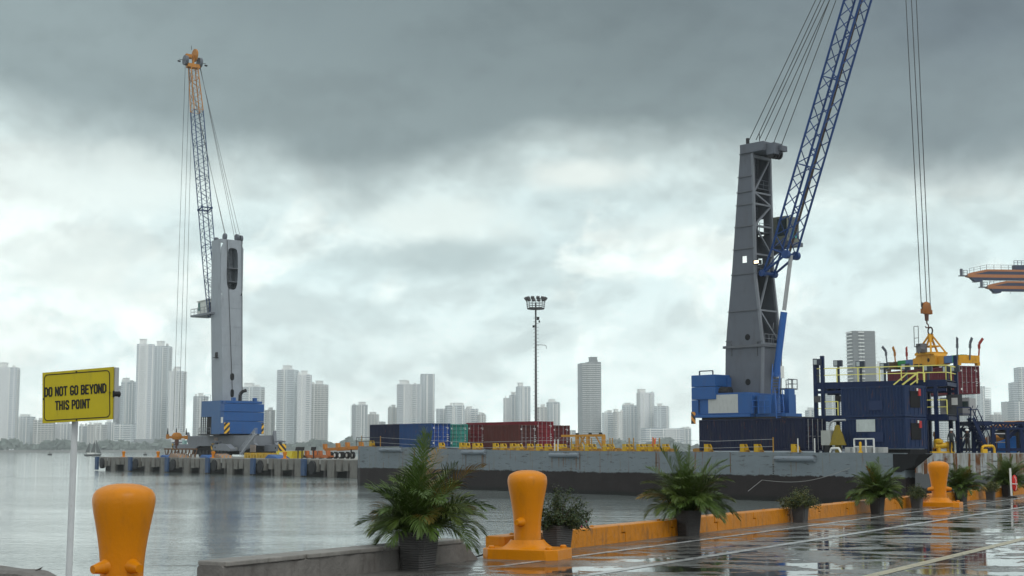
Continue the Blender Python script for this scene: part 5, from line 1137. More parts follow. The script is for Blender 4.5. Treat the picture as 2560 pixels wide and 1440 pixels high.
# gallows frame
gf = thing('gallows_frame', 'yellow orange gallows frame on the barge right of the containers', 'frame', BF)
B = MB(); y_ = 2.2; xa, xb, xc = (BF.hy(p_, 1100, y_).x for p_ in (1443, 1470, 1509)); x00 = BF.hy(1422, 1100, y_).x; zt_ = BF.hy(1470, 1089, y_).z
for x_ in (xa, xb, xc): B.bar((x_, y_, zdeck(x_)), (x_, y_, zt_), .26)
B.bar((x00-1, y_, zt_), (xc+.1, y_, zt_), .2)
for x_, s_ in ((xa, 1), (xb, -1), (xc, -1)): B.bar((x_, y_, zt_-1.3), (x_+s_*1.1, y_, zt_), .11)
B.build('frame_steel', mat('ochre_frame', (.50, .24, .03), .55, dirt=.4, rust=.4), gf); B = MB()
for x_ in ((x00+xa)/2+.6, xb+.3, xc-.4): B.b(x_-.12, x_+.12, y_-.1, y_+.1, zt_+.1, zt_+.25)
B.build('lamp', dark, gf)
# container guides on the deck
gd = thing('container_guide', 'x', 'container guide', BF, 'yellow container guides standing along the barge deck')
B = MB(); B.prism([(-.30, 0, 0), (.36, 0, 0), (.36, 0, .45), (.14, 0, .80), (-.30, 0, .80)], (0, .12, 0)); B.prism([(-.30, .5, 0), (.36, .5, 0), (.36, .5, .45), (.14, .5, .80), (-.30, .5, .80)], (0, .12, 0)); B.b(-.28, .14, .12, .5, .74, .80); B.b(.30, .35, .12, .5, 0, .46); B.build('bracket', guide_yellow, gd)
B = MB(); B.b(-.315, -.302, .0, .60, .03, .72); B.b(-.27, -.05, .13, .49, .05, .7); B.build('grille', mat('guide_grille', (.035, .035, .038), .7), gd)
B = MB(); B.b(-.4, .7, -.1, .72, -.06, .03); B.b(.4, .75, .15, .4, .03, .22); B.lathe([(.10, .03), (.10, .2)], 8, (.62, .05, 0)); B.build('base_block', mat('base_ochre', (.30, .17, .04), .6, rust=.6, dirt=.6), gd)
gspots = [(925, 1.0, 0), (1066, 2, 0), (1100, .9, 0), (1151, 3, 0), (1163, .8, 0), (1184, .8, 0), (1195, 2.5, 0), (1235, 3.2, 0), (1254, .8, 0), (1278, 3.2, 0), (1294, .8, 0), (1321, 3.2, 0), (1343, 1.2, 0), (1365, .8, 0), (1366, 4, 0), (1388, 1, 0), (1404, 3.6, 0),
          (1431, 2.2, 0), (1445, 4.5, 0), (1466, .8, 0), (1478, 2.8, 0), (1511, .8, 0), (1523, 3, 0), (1560, .9, 0), (1571, 3, 0), (1595, .8, 0), (1610, 1.8, 0), (1624, .8, 0), (1636, 2.6, 0), (1660, 1, 0), (1765, .8, 0), (1855, .8, 0), (1890, .8, 0), (1983, .8, 0)]
names_ = ['at the left end of the barge under the navy container', 'half hidden by the biggest palm under the blue container', 'behind the biggest palm fronds under the blue doors', 'set back below the teal container', 'below the boundary of teal and maroon containers', 'below the left maroon container doors', 'set back below the left maroon container', 'left of the brown ribbed container, set back', 'under the left end of the brown ribbed container', 'under the middle of the brown ribbed container, set back', 'under the right part of the brown ribbed container', 'under the brown doors, set back', 'in front under the brown doors', 'in front under the bright red container', 'set back under the bright red container', 'in front under the rightmost container', 'set back at the right corner of the rightmost container',
          'just right of the container row, in front', 'just right of the container row, set back', 'under the left half of the gallows frame', 'behind the middle post of the gallows frame', 'at the foot of the right gallows post', 'set back right of the gallows frame', 'alone in the open stretch right of the gallows frame', 'set back in the open stretch of deck', 'leftmost of the tight group before the second palm', 'second of the tight group before the second palm', 'third of the tight group before the second palm', 'set back beside the small orange flag', 'hidden partly by the second palm top', 'at the left bottom corner of the long navy container', 'first below the middle of the long navy container', 'second below the middle of the long navy container', 'below the right part of the long navy container']
for i, (px_, y_, _) in enumerate(gspots):
    o = gd if i == 0 else copy_tree(gd); p = BF.hy(px_, 1125, y_); o.location = BF.w(p.x, y_, zdeck(p.x)); o.scale = (.74, .74, .78); o['label'] = 'yellow guide '+names_[i]
# small deck clutter: twistlock stacks
ck = MB(); r = random.Random(12)
for k in range(60):
    x_ = r.uniform(24, bx1-22); y_ = r.uniform(1.2, 5); z_ = zdeck(x_); s_ = r.uniform(.08, .22); ck.b(x_-s_*1.5, x_+s_*1.5, y_-s_, y_+s_, z_-.1, z_+s_*1.3)
o = ck.build('twistlock_scatter', mat('ochre_scatter', (.38, .20, .04), .6, rust=.6, dirt=.5)); o.location = BF.o; o.rotation_euler = (0, 0, BF.a); tag(o, 'loose rusty lashing gear scattered over the barge deck', 'lashing gear', kind='stuff')
fl = MB(); p = BF.hy(1637, 1105, 1.0); fl.bar((p.x-.25, 1, zdeck(p.x)), (p.x-.25, 1, zdeck(p.x)+1.2), .06); fl.add([(p.x-.22, 1, zdeck(p.x)+1.0), (p.x+.15, 1.03, zdeck(p.x)+1.15), (p.x+.1, .97, zdeck(p.x)+.6), (p.x-.22, 1, zdeck(p.x)+.6)], [(0, 1, 2, 3)])
o = fl.build('small_flag', mat('flag_red', (.8, .12, .05), .6)); o.location = BF.o; o.rotation_euler = (0, 0, BF.a); tag(o, 'small orange red flag on a thin post on the barge', 'flag')
# long navy container and cabins
yN = 1.6; p = BF.hy(2012, 1090, yN); pl = BF.hy(1748, 1090, yN); zc = zdeck(p.x)+.12
container('shipping_container', 'long dark navy container at the right part of the barge', BF, p.x, yN, zc, p.x-pl.x, BF.hy(2012, 1044, yN).z-zc, navyc, navyc, None, marks=False)
lbm = cmat('cabin_blue', (.013, .03, .085))
def cabin(label, px_, yb, py_top, py_bot, upper):
    p = BF.hy(px_, 1090, yb); pl = BF.hy(2105, 1090, yb); z0 = BF.hy(px_, py_bot, yb).z; H = BF.hy(px_, py_top, yb).z-z0
    t_ = container('cabin_container', label, BF, p.x, yb, z0, p.x-pl.x, H, lbm, lbm, 'stacked blue cabins', door=False, cat='cabin container')
    B = MB(); n = 9; vs = []; zz = []
    for i in range(n+1):
        yy = .12+2.2*i/n; B.b(-.08, -.05 if i % 2 else -.02, yy, yy+2.2/n-.001, .14, H-.12) if i < n else None
    B.build('end_wall', lbm, t_); MB().b(-.02, .03, .62, 1.75, .65, 1.85).build('window', black, t_)
    if not upper: MB().b(-4.9*.9, -2.7, -.03, -.0, 1.25, 2.15).build('white_board', mat('board_white', (.50, .55, .53), .5, dirt=.2), t_)
    MB().b(-3.2, -2.0, -.02, .03, .5, 1.2).build('louvre_panel', mat('panel_navy', (.014, .03, .09), .6), t_)
    B = MB(); B.b(.02, .10, 1.5, 1.75, H-.75, H-.25); B.build('red_box', mat('red_paint', (.45, .03, .03), .5), t_); MB().b(.02, .06, 1.35, 1.5, H-.4, H-.2).build('notice', white_paint, t_)
    return t_, p, z0
_, pc, z0u = cabin('upper blue cabin container with a dark end window', 2265, 2.4, 962, 1041, True)
_, pc2, z0l = cabin('lower blue cabin container with the white board', 2265, 2.4, 1043, 1122, False)
B = MB(); B.b(pc2.x-2.5, pc2.x+.2, 2.6, 4.6, z0l-.35, z0l-.02); B.b(pc2.x-.3, pc2.x, 2.6, 4.6, z0l-.9, z0l-.35); o = B.build('cabin_skid', black); o.location = BF.o; o.rotation_euler = (0, 0, BF.a); tag(o, 'dark steel skid under the lower blue cabin', 'skid')
# blocks under the cabin, each its own
bl = thing('concrete_block', 'x', 'block', BF, 'pale concrete blocks in front of the lower cabin'); MB().b(-.33, .33, 0, .5, 0, .40).build('block', mat('pale_block', (.42, .43, .42), .7, var=.15, dirt=.3), bl, bevel=.02)
for i, px_ in enumerate((2121, 2134, 2147, 2160, 2174, 2187, 2200)):
    o = bl if i == 0 else copy_tree(bl); p = BF.hy(px_, 1125, 1.2); o.location = BF.w(p.x, 1.2, zdeck(p.x)); o['label'] = 'pale concrete block, %s in the row before the lower cabin' % ('leftmost', 'second from left', 'third from left', 'middle one', 'fifth from left', 'sixth from left', 'rightmost')[i]
wr = MB(); a, b = BF.hy(2136, 1120, .7), BF.hy(2185, 1120, .7); zd = zdeck(a.x)
for x_ in (a.x, (a.x*.4+b.x*.6), b.x): wr.bar((x_, .7, zd), (x_, .7, zd+1.0), .09)
wr.bar((a.x, .7, zd+1.0), (b.x, .7, zd+1.0), .09); wr.bar((a.x, .7, zd+.45), (b.x, .7, zd+.45), .07)
o = wr.build('white_railing', white_paint); o.location = BF.o; o.rotation_euler = (0, 0, BF.a); tag(o, 'short white railing before the lower blue cabin', 'railing')
yp = MB(); p = BF.hy(2151, 1120, .4); yp.lathe([(.16, 0), (.16, .1), (.09, .12), (.09, .75), (.0001, .8)], 10, (p.x, .4, zdeck(p.x))); o = yp.build('yellow_post', rail_yellow if False else yellow_paint, smooth='auto'); o.location = BF.o; o.rotation_euler = (0, 0, BF.a); tag(o, 'small yellow post on the barge edge before the white railing', 'post')
cb_ = thing('electric_cabinet', 'grey white electric cabinet on a stand with a curved pipe', 'cabinet', BF); y_ = 1.2
a, b = BF.hy(2053, 1113, y_), BF.hy(2076, 1076, y_); MB().b(a.x, b.x, y_, y_+.5, a.z, b.z).build('cabinet_box', mat('cabinet_grey', (.38, .39, .36), .5, dirt=.3, rust=.4), cb_)
B = MB(); B.b(a.x+.2, b.x-.2, y_+.1, y_+.4, zdeck(a.x), a.z); B.build('stand', dark, cb_); B = MB(); c = BF.hy(2070, 1056, y_+.3); B.path([(b.x-.35, y_+.3, b.z), (b.x-.35, y_+.3, c.z-.3), (b.x-.2, y_+.3, c.z), (b.x+.2, y_+.3, c.z+.15), (b.x+1.2, y_+.3, c.z+.15)], .07, 8); B.build('pipe', steel, cb_)
cv = MB(); p = BF.hy(2095, 1120, 1.4); cv.lathe([(.75, .55), (.6, .9), (.48, 1.3), (.28, 1.7), (.2, 2.0), (.0001, 2.05)], 9, (p.x, 1.4, zdeck(p.x)), 1, .6); cv.b(p.x-.2, p.x+.2, 1.3, 1.6, zdeck(p.x), zdeck(p.x)+.6); o = cv.build('covered_machine', mat('yellow_tarp', (.20, .15, .015), .7, bump=1, bscale=3, dirt=.4)); o.location = BF.o; o.rotation_euler = (0, 0, BF.a); tag(o, 'machine under a dull yellow tarpaulin beside the electric cabinet', 'covered machine')
ft_ = MB(); p = BF.hy(2089, 1128, .4); ft_.path([(p.x-.5, .4, zdeck(p.x)), (p.x-.4, .4, zdeck(p.x)+.3), (p.x+.3, .4, zdeck(p.x)+.33), (p.x+.5, .4, zdeck(p.x))], .08, 8); o = ft_.build('fairlead', white_paint); o.location = BF.o; o.rotation_euler = (0, 0, BF.a); tag(o, 'white ring shaped fairlead on the barge edge below the cabinet', 'fairlead')
# mooring line
a, b = BF.hy(2200, 1165, -.1), G(1900, 1202, 2.0); B = MB(); e1 = BF.w(*BF.hy(2125, 1170, -.1)); e0 = Vector((W(1905, 1200, 105))); B.path([e0+(e1-e0)*(i/12)-Vector((0, 0, .5*math.sin(PI*i/12))) for i in range(13)], .016, 5); e2 = W(1870, 1228, 98); B.path([e0, e2], .016, 5)
tag(B.build('mooring_line', mat('pale_rope', (.25, .25, .24), .7)), 'thin pale mooring line sagging along the barge side', 'rope')

# ------------------------------------------------------------------ blue steel platform with yellow rails
GFr = Fr(W(2041, 1125, 112), math.radians(-30)); GFr.o.z = zdeck(bx1-12)-.1
gp = thing('steel_platform', 'tall blue steel platform with pale yellow handrails and floodlights', 'platform', GFr)
Xr = GFr.hy(2392, 1000, 3.2).x
zU = GFr.hy(2045, 957, 0).z; zM = GFr.hy(2045, 981, 0).z; zL = GFr.hy(2045, 1040, 0).z
B = MB(); 
def gx(px, y): return GFr.hy(px, 1000, y).x
for px_, y_, zt_ in ((2040, 0, zU+1.9), (2058, .0, zU+2.1), (2094, 3.2, zU), (2313, .0, zU), (2340, .0, zU), (2322, 3.2, zU), (2375, 3.2, zU+.2), (2392, 3.2, zU+2.0)):
    MB().bar((gx(px_, y_), y_, 0), (gx(px_, y_), y_, zt_), .28).build('post', navy_steel, gp)
B = MB()
for y_ in (0, 3.2):
    for z_, h_ in ((zU-.25, .5), (zM, .22), (zL-.2, .45)): B.bar((gx(2038, 0), y_, z_), (Xr, y_, z_), .2, h_)
for i in range(13):
    x_ = gx(2040, 0)+(Xr-gx(2040, 0))*i/12
    for z_ in (zU-.3, zL-.25): B.bar((x_, 0, z_), (x_, 3.2, z_), .15, .3)
    if i in (1, 2, 4, 9, 10, 11): B.bar((x_, 0, zM), (x_, 0, zU-.3), .14)
B.build('deck_beam', navy_steel, gp)
B = MB(); B.b(gx(2038, 0), Xr, 0, 3.2, zU-.04, zU+.02); B.b(gx(2038, 0), Xr, 0, 3.2, zL-.04, zL+.02); B.build('grating', mat('grating', (.05, .06, .08), .7), gp)
B = MB()
rail(B, [(gx(2042, 0), -.05, zU), (Xr, -.05, zU), (Xr, 3.2, zU)], 1.1, .035, 1.5)
rail(B, [(gx(2042, 0), -.05, zL), (gx(2095, 0), -.05, zL)], 1.1, .035, 1.5); rail(B, [(gx(2295, 0), -.05, zL), (Xr, -.05, zL)], 1.1, .035, 1.5)
def slope(px0, py0, px1, py1, y_, r=.045): a, b = GFr.hy(px0, py0, y_), GFr.hy(px1, py1, y_); B.bar(a, b, r*2)
slope(2234, 962, 2268, 934, -.4); slope(2256, 962, 2294, 932, -.4, .06); slope(2276, 962, 2296, 947, -.4); slope(2268, 934, 2294, 933, -.4); slope(2294, 931, 2311, 932, -.4); slope(2311, 932, 2311, 955, -.4); slope(2293, 932, 2293, 958, -.4)
B.build('handrail', rail_yellow, gp)
for px_, py_, y_ in ((2045, 912, 0), (2096, 915, 3.2), (2152, 917, 3.2), (2212, 922, 3.2), (2265, 924, 3.2), (2320, 927, 3.2), (2369, 930, 3.2), (2388, 928, 3.2)):
    p = GFr.hy(px_, py_, y_); B = MB(); B.bar((p.x, y_, zU-.2), (p.x, y_, p.z), .16); k = .30
    B.b(p.x-.34, p.x+.34, y_-.25, y_+.1, p.z-.05, p.z+.45); o = B.build('floodlight', mat('lamp_dark', (.03, .04, .06), .5), gp); MB().b(p.x-.28, p.x-.02, y_-.27, y_-.25, p.z+.02, p.z+.4).build('lens', mat('lamp_lens', (.4, .45, .45), .15), o)
B = MB()
for px_, py_, y_ in ((2043, 998, -.2), (2095, 997, 3), (2317, 1008, 3.3), (2371, 1010, 3.0)): p = GFr.hy(px_, py_, y_); B.b(p.x-.2, p.x+.25, y_-.15, y_+.1, p.z-.25, p.z+.25)
B.build('junction_box', mat('box_dark_grey', (.08, .08, .085), .6), gp)
# booth at its right end
yB = 3.0; bt = thing('operator_booth', 'small grey booth with a window at the right end of the blue platform', 'booth', GFr)
a, b = GFr.hy(2394, 1045, yB), GFr.hy(2423, 994, yB); MB().b(a.x-1.3, b.x, yB, yB+2.2, zL, b.z).build('booth_body', mat('booth_grey', (.30, .30, .31), .5, dirt=.2), bt)
c, d_ = GFr.hy(2399, 1018, yB), GFr.hy(2421, 1003, yB); MB().b(c.x, d_.x, yB-.03, yB, c.z, d_.z).build('window', glass, bt)
c = GFr.hy(2386, 1006, yB); MB().b(c.x-.6, c.x+.6, yB-.04, yB, zL, c.z+.6).build('door', mat('booth_door', (.07, .075, .085), .5), bt); MB().b(c.x-.2, c.x+.25, yB-.06, yB-.04, c.z-.2, c.z+.35).build('door_pane', white_paint, bt)
# truss gangway on the pontoon
TFr = Fr(W(2392, 1125, 108), math.radians(8)); TFr.o.z = ZP
tg = thing('truss_gangway', 'dark blue truss gangway with legs crossing the right edge', 'gangway', TFr)
def tp_(px, py, y=0): p = TFr.hy(px, py, y); return Vector((p.x, y, p.z))
B = MB(); zt_ = tp_(2400, 1057).z; zl_ = tp_(2400, 1071).z; xe = tp_(2640, 1060).x; y2 = 2.2
for y_ in (0, y2):
    B.bar((tp_(2388, 1, 0).x, y_, zt_), (xe, y_, zt_), .18, .16); B.bar((tp_(2388, 1, 0).x, y_, zl_), (xe, y_, zl_), .16, .15); B.bar((tp_(2395, 1, 0).x, y_, .25), (xe, y_, .25), .2, .22)
    n = 8; x0 = tp_(2396, 1).x
    for i in range(n):
        a = x0+(xe-x0)*i/n; b = x0+(xe-x0)*(i+1)/n; m = (a+b)/2
        B.bar((a, y_, zl_), (m, y_, zt_), .10); B.bar((m, y_, zt_), (b, y_, zl_), .10)
    for px_ in (2394, 2440, 2476, 2509, 2548): x_ = tp_(px_, 1).x; B.bar((x_, y_, 0), (x_, y_, zl_), .24)
    x_ = tp_(2509, 1).x; B.bar((x_, y_, 1.1), (tp_(2534, 1).x, y_, zl_), .25); x_ = tp_(2548, 1).x; B.bar((x_, y_, 1.2), (tp_(2575, 1).x, y_, zl_), .25)
    B.bar((tp_(2397, 1).x, y_, zl_), (tp_(2412, 1).x, y_, 1.5), .16); B.bar((tp_(2412, 1).x, y_, 1.5), (tp_(2422, 1).x, y_, zl_), .14); B.bar((tp_(2412, 1).x, y_, 1.5), (tp_(2397, 1).x, y_, .4), .14)
B.prism([(tp_(2530, 1).x, -.15, zt_+.15), (tp_(2538, 1).x, -.15, zl_-.25), (tp_(2545, 1).x, -.15, zl_-.25), (tp_(2540, 1).x, -.15, zt_+.15)], (0, y2+.3, 0))
B.build('truss', navy_steel, tg)
sg = thing('metal_stair', 'steep dark blue stair with thin handrails beside the grey booth', 'stair', TFr)
B = MB(); a, b = tp_(2427, 1045, -.6), tp_(2462, 1124, -.6); wv = Vector((0, .4, 0)); B.bar(a-wv, b-wv, .08, .25); B.bar(a+wv, b+wv, .08, .25)
for i in range(11): p = a.lerp(b, (i+.5)/11); B.bar(p-wv, p+wv, .25, .05)
B.build('flight', navy_steel, sg); B = MB()
for s_ in (-1, 1):
    o_ = wv*s_; B.path([tp_(2427, 1024, -.6)+o_, tp_(2438, 1024, -.6)+o_, tp_(2468, 1092, -.6)+o_, tp_(2468, 1108, -.6)+o_], .04, 6); B.path([tp_(2427, 1040, -.6)+o_, tp_(2462, 1112, -.6)+o_], .03, 5)
    for k in (0, .33, .66, 1): p = a.lerp(b, k); B.path([p+o_, p+o_+Vector((.4, 0, .95))], .03, 5)
c = tp_(2394, 1048, -.6); rail(B, [(c.x, -.6, zt_+.1), (a.x, -.6, zt_+.1)], 1.05, .04, 1.2); B.build('handrail', navy_steel, sg)
MB().b(tp_(2393, 1, 0).x, tp_(2428, 1, 0).x, -.8, 2.2, zt_-.2, zt_+.12).build('landing', navy_steel, sg)
# people
def person(name_label, loc, rz, pose, top, trous, helmet, seed=0, h=1.74):
    t_ = thing('person', name_label, 'person', None, 'workers on the pontoon', loc, rz)
    me = bpy.data.meshes.new('body'); J = dict(pel=(0, 0, .92), bel=(0, 0, 1.08), che=(0, .01, 1.30), nec=(0, .0, 1.47), hed=(0, -.02, 1.55), hd2=(0, -.02, 1.66),
        ls=(-.19, 0, 1.40), rs=(.19, 0, 1.40), lh=(-.10, 0, .88), rh=(.10, 0, .88), lk=(-.12, -.03, .50), rk=(.12, .01, .50), la=(-.13, .02, .09), ra=(.13, .05, .09), lt=(-.14, -.13, .04), rt=(.14, -.10, .04), **pose)
    ks = list(J); vs = [J[k] for k in ks]; ed = [('pel', 'bel'), ('bel', 'che'), ('che', 'nec'), ('nec', 'hed'), ('hed', 'hd2'), ('che', 'ls'), ('che', 'rs'), ('ls', 'le'), ('le', 'lw'), ('rs', 're'), ('re', 'rw'), ('lw', 'lf'), ('rw', 'rf'), ('pel', 'lh'), ('pel', 'rh'), ('lh', 'lk'), ('lk', 'la'), ('la', 'lt'), ('rh', 'rk'), ('rk', 'ra'), ('ra', 'rt')]
    rad = dict(pel=.15, bel=.145, che=.165, nec=.06, hed=.075, hd2=.095, ls=.075, rs=.075, le=.05, re=.05, lw=.036, rw=.036, lf=.03, rf=.03, lh=.10, rh=.10, lk=.07, rk=.07, la=.05, ra=.05, lt=.045, rt=.045)
    me.from_pydata(vs, [(ks.index(a), ks.index(b)) for a, b in ed], []); o = bpy.data.objects.new('body', me); C.objects.link(o); o.parent = t_
    m = o.modifiers.new('skin', 'SKIN'); sv = me.skin_vertices[0].data
    for i, k in enumerate(ks): sv[i].radius = (rad[k], rad[k]*(.8 if k in ('pel', 'bel', 'che') else 1)); sv[i].use_root = (k == 'pel')
    m2 = o.modifiers.new('sub', 'SUBSURF'); m2.levels = 1; m2.render_levels = 1; m.use_smooth_shade = True
    mm = bpy.data.materials.new('workwear'); mm.use_nodes = True; T = NT(mm.node_tree); z = T.sep(T.new('ShaderNodeTexCoord').outputs['Object'])[2]
    c = T.mix(T.ss(z, .93, .94), trous, top); c = T.mix(T.ss(z, 1.47, 1.48), c, (.22, .12, .08)); c = T.mix(T.ss(z, .12, .11), c, (.01, .01, .01)); T.put(T.n['Principled BSDF'].inputs['Base Color'], c); me.materials.append(mm)
    B = MB(); B.lathe([(.155, 0), (.15, .012), (.128, .02), (.125, .07), (.10, .12), (.05, .148), (.0001, .152)], 18, (0, -.02, 1.66), 1, 1.12); B.build('helmet', helmet, t_, smooth=True)
    for hx in ('lf', 'rf'):
        B = MB(); p = Vector(J[hx]); 
        for k in range(4): B.tube(p+Vector((-.03+.02*k, 0, 0)), p+Vector((-.03+.02*k, -.02, -.075+.006*abs(k-1))), .009, 6)
        B.tube(p+Vector((-.035, 0, .02)), p+Vector((-.06, -.03, -.02)), .010, 6); B.build('hand', skin, t_, smooth=True)
    B = MB(); B.b(-.03, -.005, -.118, -.112, 1.63, 1.64); B.b(.01, .035, -.118, -.112, 1.63, 1.64); B.tube((0, -.10, 1.62), (0, -.13, 1.585), .014, 6); B.b(-.025, .025, -.108, -.1, 1.55, 1.558); B.build('face_features', mat('face_dark', (.06, .03, .025), .6), t_)
    return t_
whm = mat('helmet_white', (.75, .77, .75), .3, var=.03)
pz = TFr.hy(2420, 1130, -1.5); 
person('worker in dark clothes and white helmet reaching forward on the right', TFr.w(pz.x, -1.5, 0), TFr.a-1.2, dict(le=(-.27, -.12, 1.18), lw=(-.22, -.36, 1.12), lf=(-.21, -.44, 1.11), re=(.28, -.10, 1.15), rw=(.18, -.34, 1.10), rf=(.17, -.42, 1.09)), (.012, .012, .018), (.014, .014, .02), whm)
pz = TFr.hy(2380, 1130, -1.5)
person('worker in dark clothes and white helmet standing left, arms hanging', TFr.w(pz.x, -1.5, 0), TFr.a+2.6, dict(le=(-.26, .02, 1.14), lw=(-.28, -.03, .90), lf=(-.28, -.05, .82), re=(.26, .03, 1.14), rw=(.27, -.04, .90), rf=(.27, -.06, .82)), (.02, .03, .035), (.012, .012, .015), whm)
# yellow machinery between platform and gangway
def clutter(name, label, cat, m_, px_, py_, y_, fn, fr=TFr):
    p = fr.hy(px_, py_, y_); B = MB(); fn(B); o = B.build(name, m_, smooth='auto'); o.location = fr.w(p.x, y_, 0); o.rotation_euler = (0, 0, fr.a); tag(o, label, cat); return o
def f1(B): B.tube((-.6, 0, .55), (.6, 0, .55), .22, 12); B.tube((-.3, 0, 0), (-.3, 0, .9), .16, 10); B.tube((.55, 0, 0), (.55, 0, .8), .2, 10); B.lathe([(.35, .75), (.35, .95), (.1, 1.05)], 12, (-.3, 0, 0)); B.b(-.9, .9, -.2, .2, 0, .12); B.tube((.55, -.3, .6), (.55, .3, .6), .25, 12)
clutter('valve_assembly', 'yellow pipe valve on the pontoon left of the workers', 'valve', yellow_paint, 2356, 1125, -1, f1)
def f2(B): B.path([(-.45, 0, 0), (-.45, 0, .4), (-.3, 0, .52), (.4, 0, .52), (.5, 0, .35), (.5, 0, 0)], .1, 8); B.b(-.5, -.1, -.15, .15, 0, .3)
clutter('yellow_fairlead', 'low yellow bracket on the pontoon edge behind the palms', 'bracket', yellow_paint, 2470, 1130, -1.5, f2)
def f3(B): B.lathe([(.2, 0), (.3, .3), (.14, .5), (.12, 1.2), (.2, 1.3), (.15, 1.6)], 10); B.b(-.1, .4, -.1, .1, .9, 1.1)
clutter('yellow_pump', 'upright ochre pump left of the workers near the blue posts', 'pump', orange_paint, 2340, 1125, .5, f3)
def f4(B):
    B.path([(-.8, 0, 0), (-.8, 0, 1.35), (-.7, 0, 1.45), (.6, 0, 1.45), (.7, 0, 1.35), (.7, 0, 0)], .05, 6); B.path([(-.8, 0, .8), (.7, 0, .8)], .04, 6)
clutter('tube_frame', 'grey tubular frame under the gangway truss', 'frame', steel, 2496, 1125, .9, f4)
def f5(B): B.b(-1.0, 1.1, 0, 1.0, .2, .75); B.prism([(-1.2, .2, .7), (-.4, .2, 1.25), (.7, .2, 1.15), (1.3, .2, .75)], (0, .6, 0)); B.lathe([(.3, .2), (.3, 1.2), (.1, 1.4)], 10, (.2, .5, 0))
clutter('engine_unit', 'ochre winch engine under the gangway behind the grey frame', 'winch', orange_paint, 2492, 1125, 3.0, f5)
def f6(B): B.prism([(-.8, 0, 0), (.7, 0, 0), (.7, 0, 1.3), (-.8, 0, .8)], (0, .9, 0))
clutter('blue_crate', 'bright blue crate with a slanted top under the gangway', 'crate', mat('crate_blue', (.03, .20, .62), .5), 2520, 1125, 2.8, f6)
ex = thing('loader', 'dark loader with an orange roof at the right picture edge', 'loader', TFr); p = TFr.hy(2556, 1125, 3.2)
B = MB(); B.prism([(p.x-1.6, 3.2, .8), (p.x+4, 3.2, .8), (p.x+4, 3.2, 2.0), (p.x-.6, 3.2, 2.0), (p.x-1.4, 3.2, 1.6)], (0, 2, 0)); B.build('loader_body', dark, ex)
B = MB(); B.prism([(p.x-1.5, 3.1, 1.9), (p.x-.2, 3.1, 2.25), (p.x+4.2, 3.1, 2.25), (p.x+4.2, 3.1, 2.45), (p.x-.3, 3.1, 2.5), (p.x-1.6, 3.1, 2.1)], (0, 2.2, 0)); B.build('roof', orange_paint, ex)
B = MB(); B.b(p.x+.6, p.x+2.2, 3.15, 3.2, .95, 1.7); B.build('window', mat('teal_glass', (.05, .25, .28), .1), ex)
for k in (-.6, 2.6): MB().tube((p.x+k, 3.1, .45), (p.x+k, 3.6, .45), .45, 16).build('wheel', dark, ex, smooth='auto')

# ------------------------------------------------------------------ light mast
MY = 200; mb = W(1340, 1125, MY); ms = thing('light_mast', 'tall thin floodlight mast with a round lamp crown, seen in the middle', 'light mast', None, None, (mb.x, MY, PZ))
zt_ = W(1340, 773, MY).z-PZ; B = MB(); B.tube((0, 0, 0), (0, 0, zt_+.9), .22, 12, .11); B.build('pole', mat('mast_grey', (.10, .10, .105), .55), ms, smooth='auto')
B = MB()
for k in range(58): z_ = 5+k*(zt_-6)/58; B.bar((-.35 if k % 2 else .1, 0, z_), (-.1 if k % 2 else .42, 0, z_), .045)
B.path([(.1, 0, zt_-5), (1.3, 0, zt_-5.1), (1.45, 0, zt_-5.2), (1.5, 0, zt_-5.6)], .035, 5); B.build('climbing_rung', K['mast_grey'], ms)
B = MB(); B.lathe([(.15, zt_-.1), (1.15, zt_-.02), (1.25, zt_+.12), (.9, zt_+.22), (.15, zt_+.2)], 20); n = 16
for k in range(n): a = 2*PI*k/n; c, s_ = math.cos(a), math.sin(a); B.bar((1.2*c, 1.2*s_, zt_), (1.35*c, 1.35*s_, zt_+1.25), .05)
for h_, r_ in ((.4, 1.25), (.7, 1.29), (1.05, 1.33)): B.path([(r_*math.cos(2*PI*k/20), r_*math.sin(2*PI*k/20), zt_+h_) for k in range(21)], .03, 4)
B.build('lamp_ring', K['mast_grey'], ms)
for k in range(12):
    a = 2*PI*k/12+.2; c, s_ = math.cos(a), math.sin(a); p = Vector((1.45*c, 1.45*s_, zt_+1.5)); B = MB(); tg_ = Vector((-s_, c, 0)); o_ = Vector((c, s_, -.6)).normalized(); B.bar(p-o_*.16, p+o_*.16, .44, .38); B.bar(p, (1.32*c, 1.32*s_, zt_+1.2), .07); B.build('floodlight', K['mast_grey'], ms)
B = MB(); B.b(.15, .5, -.2, .2, zt_-1.5, zt_-1.1); B.b(-.45, -.15, -.15, .15, zt_-2.6, zt_-2.3); B.b(.4, .6, -.1, .1, zt_-1.9, zt_-1.6); B.build('camera_box', dark, ms)

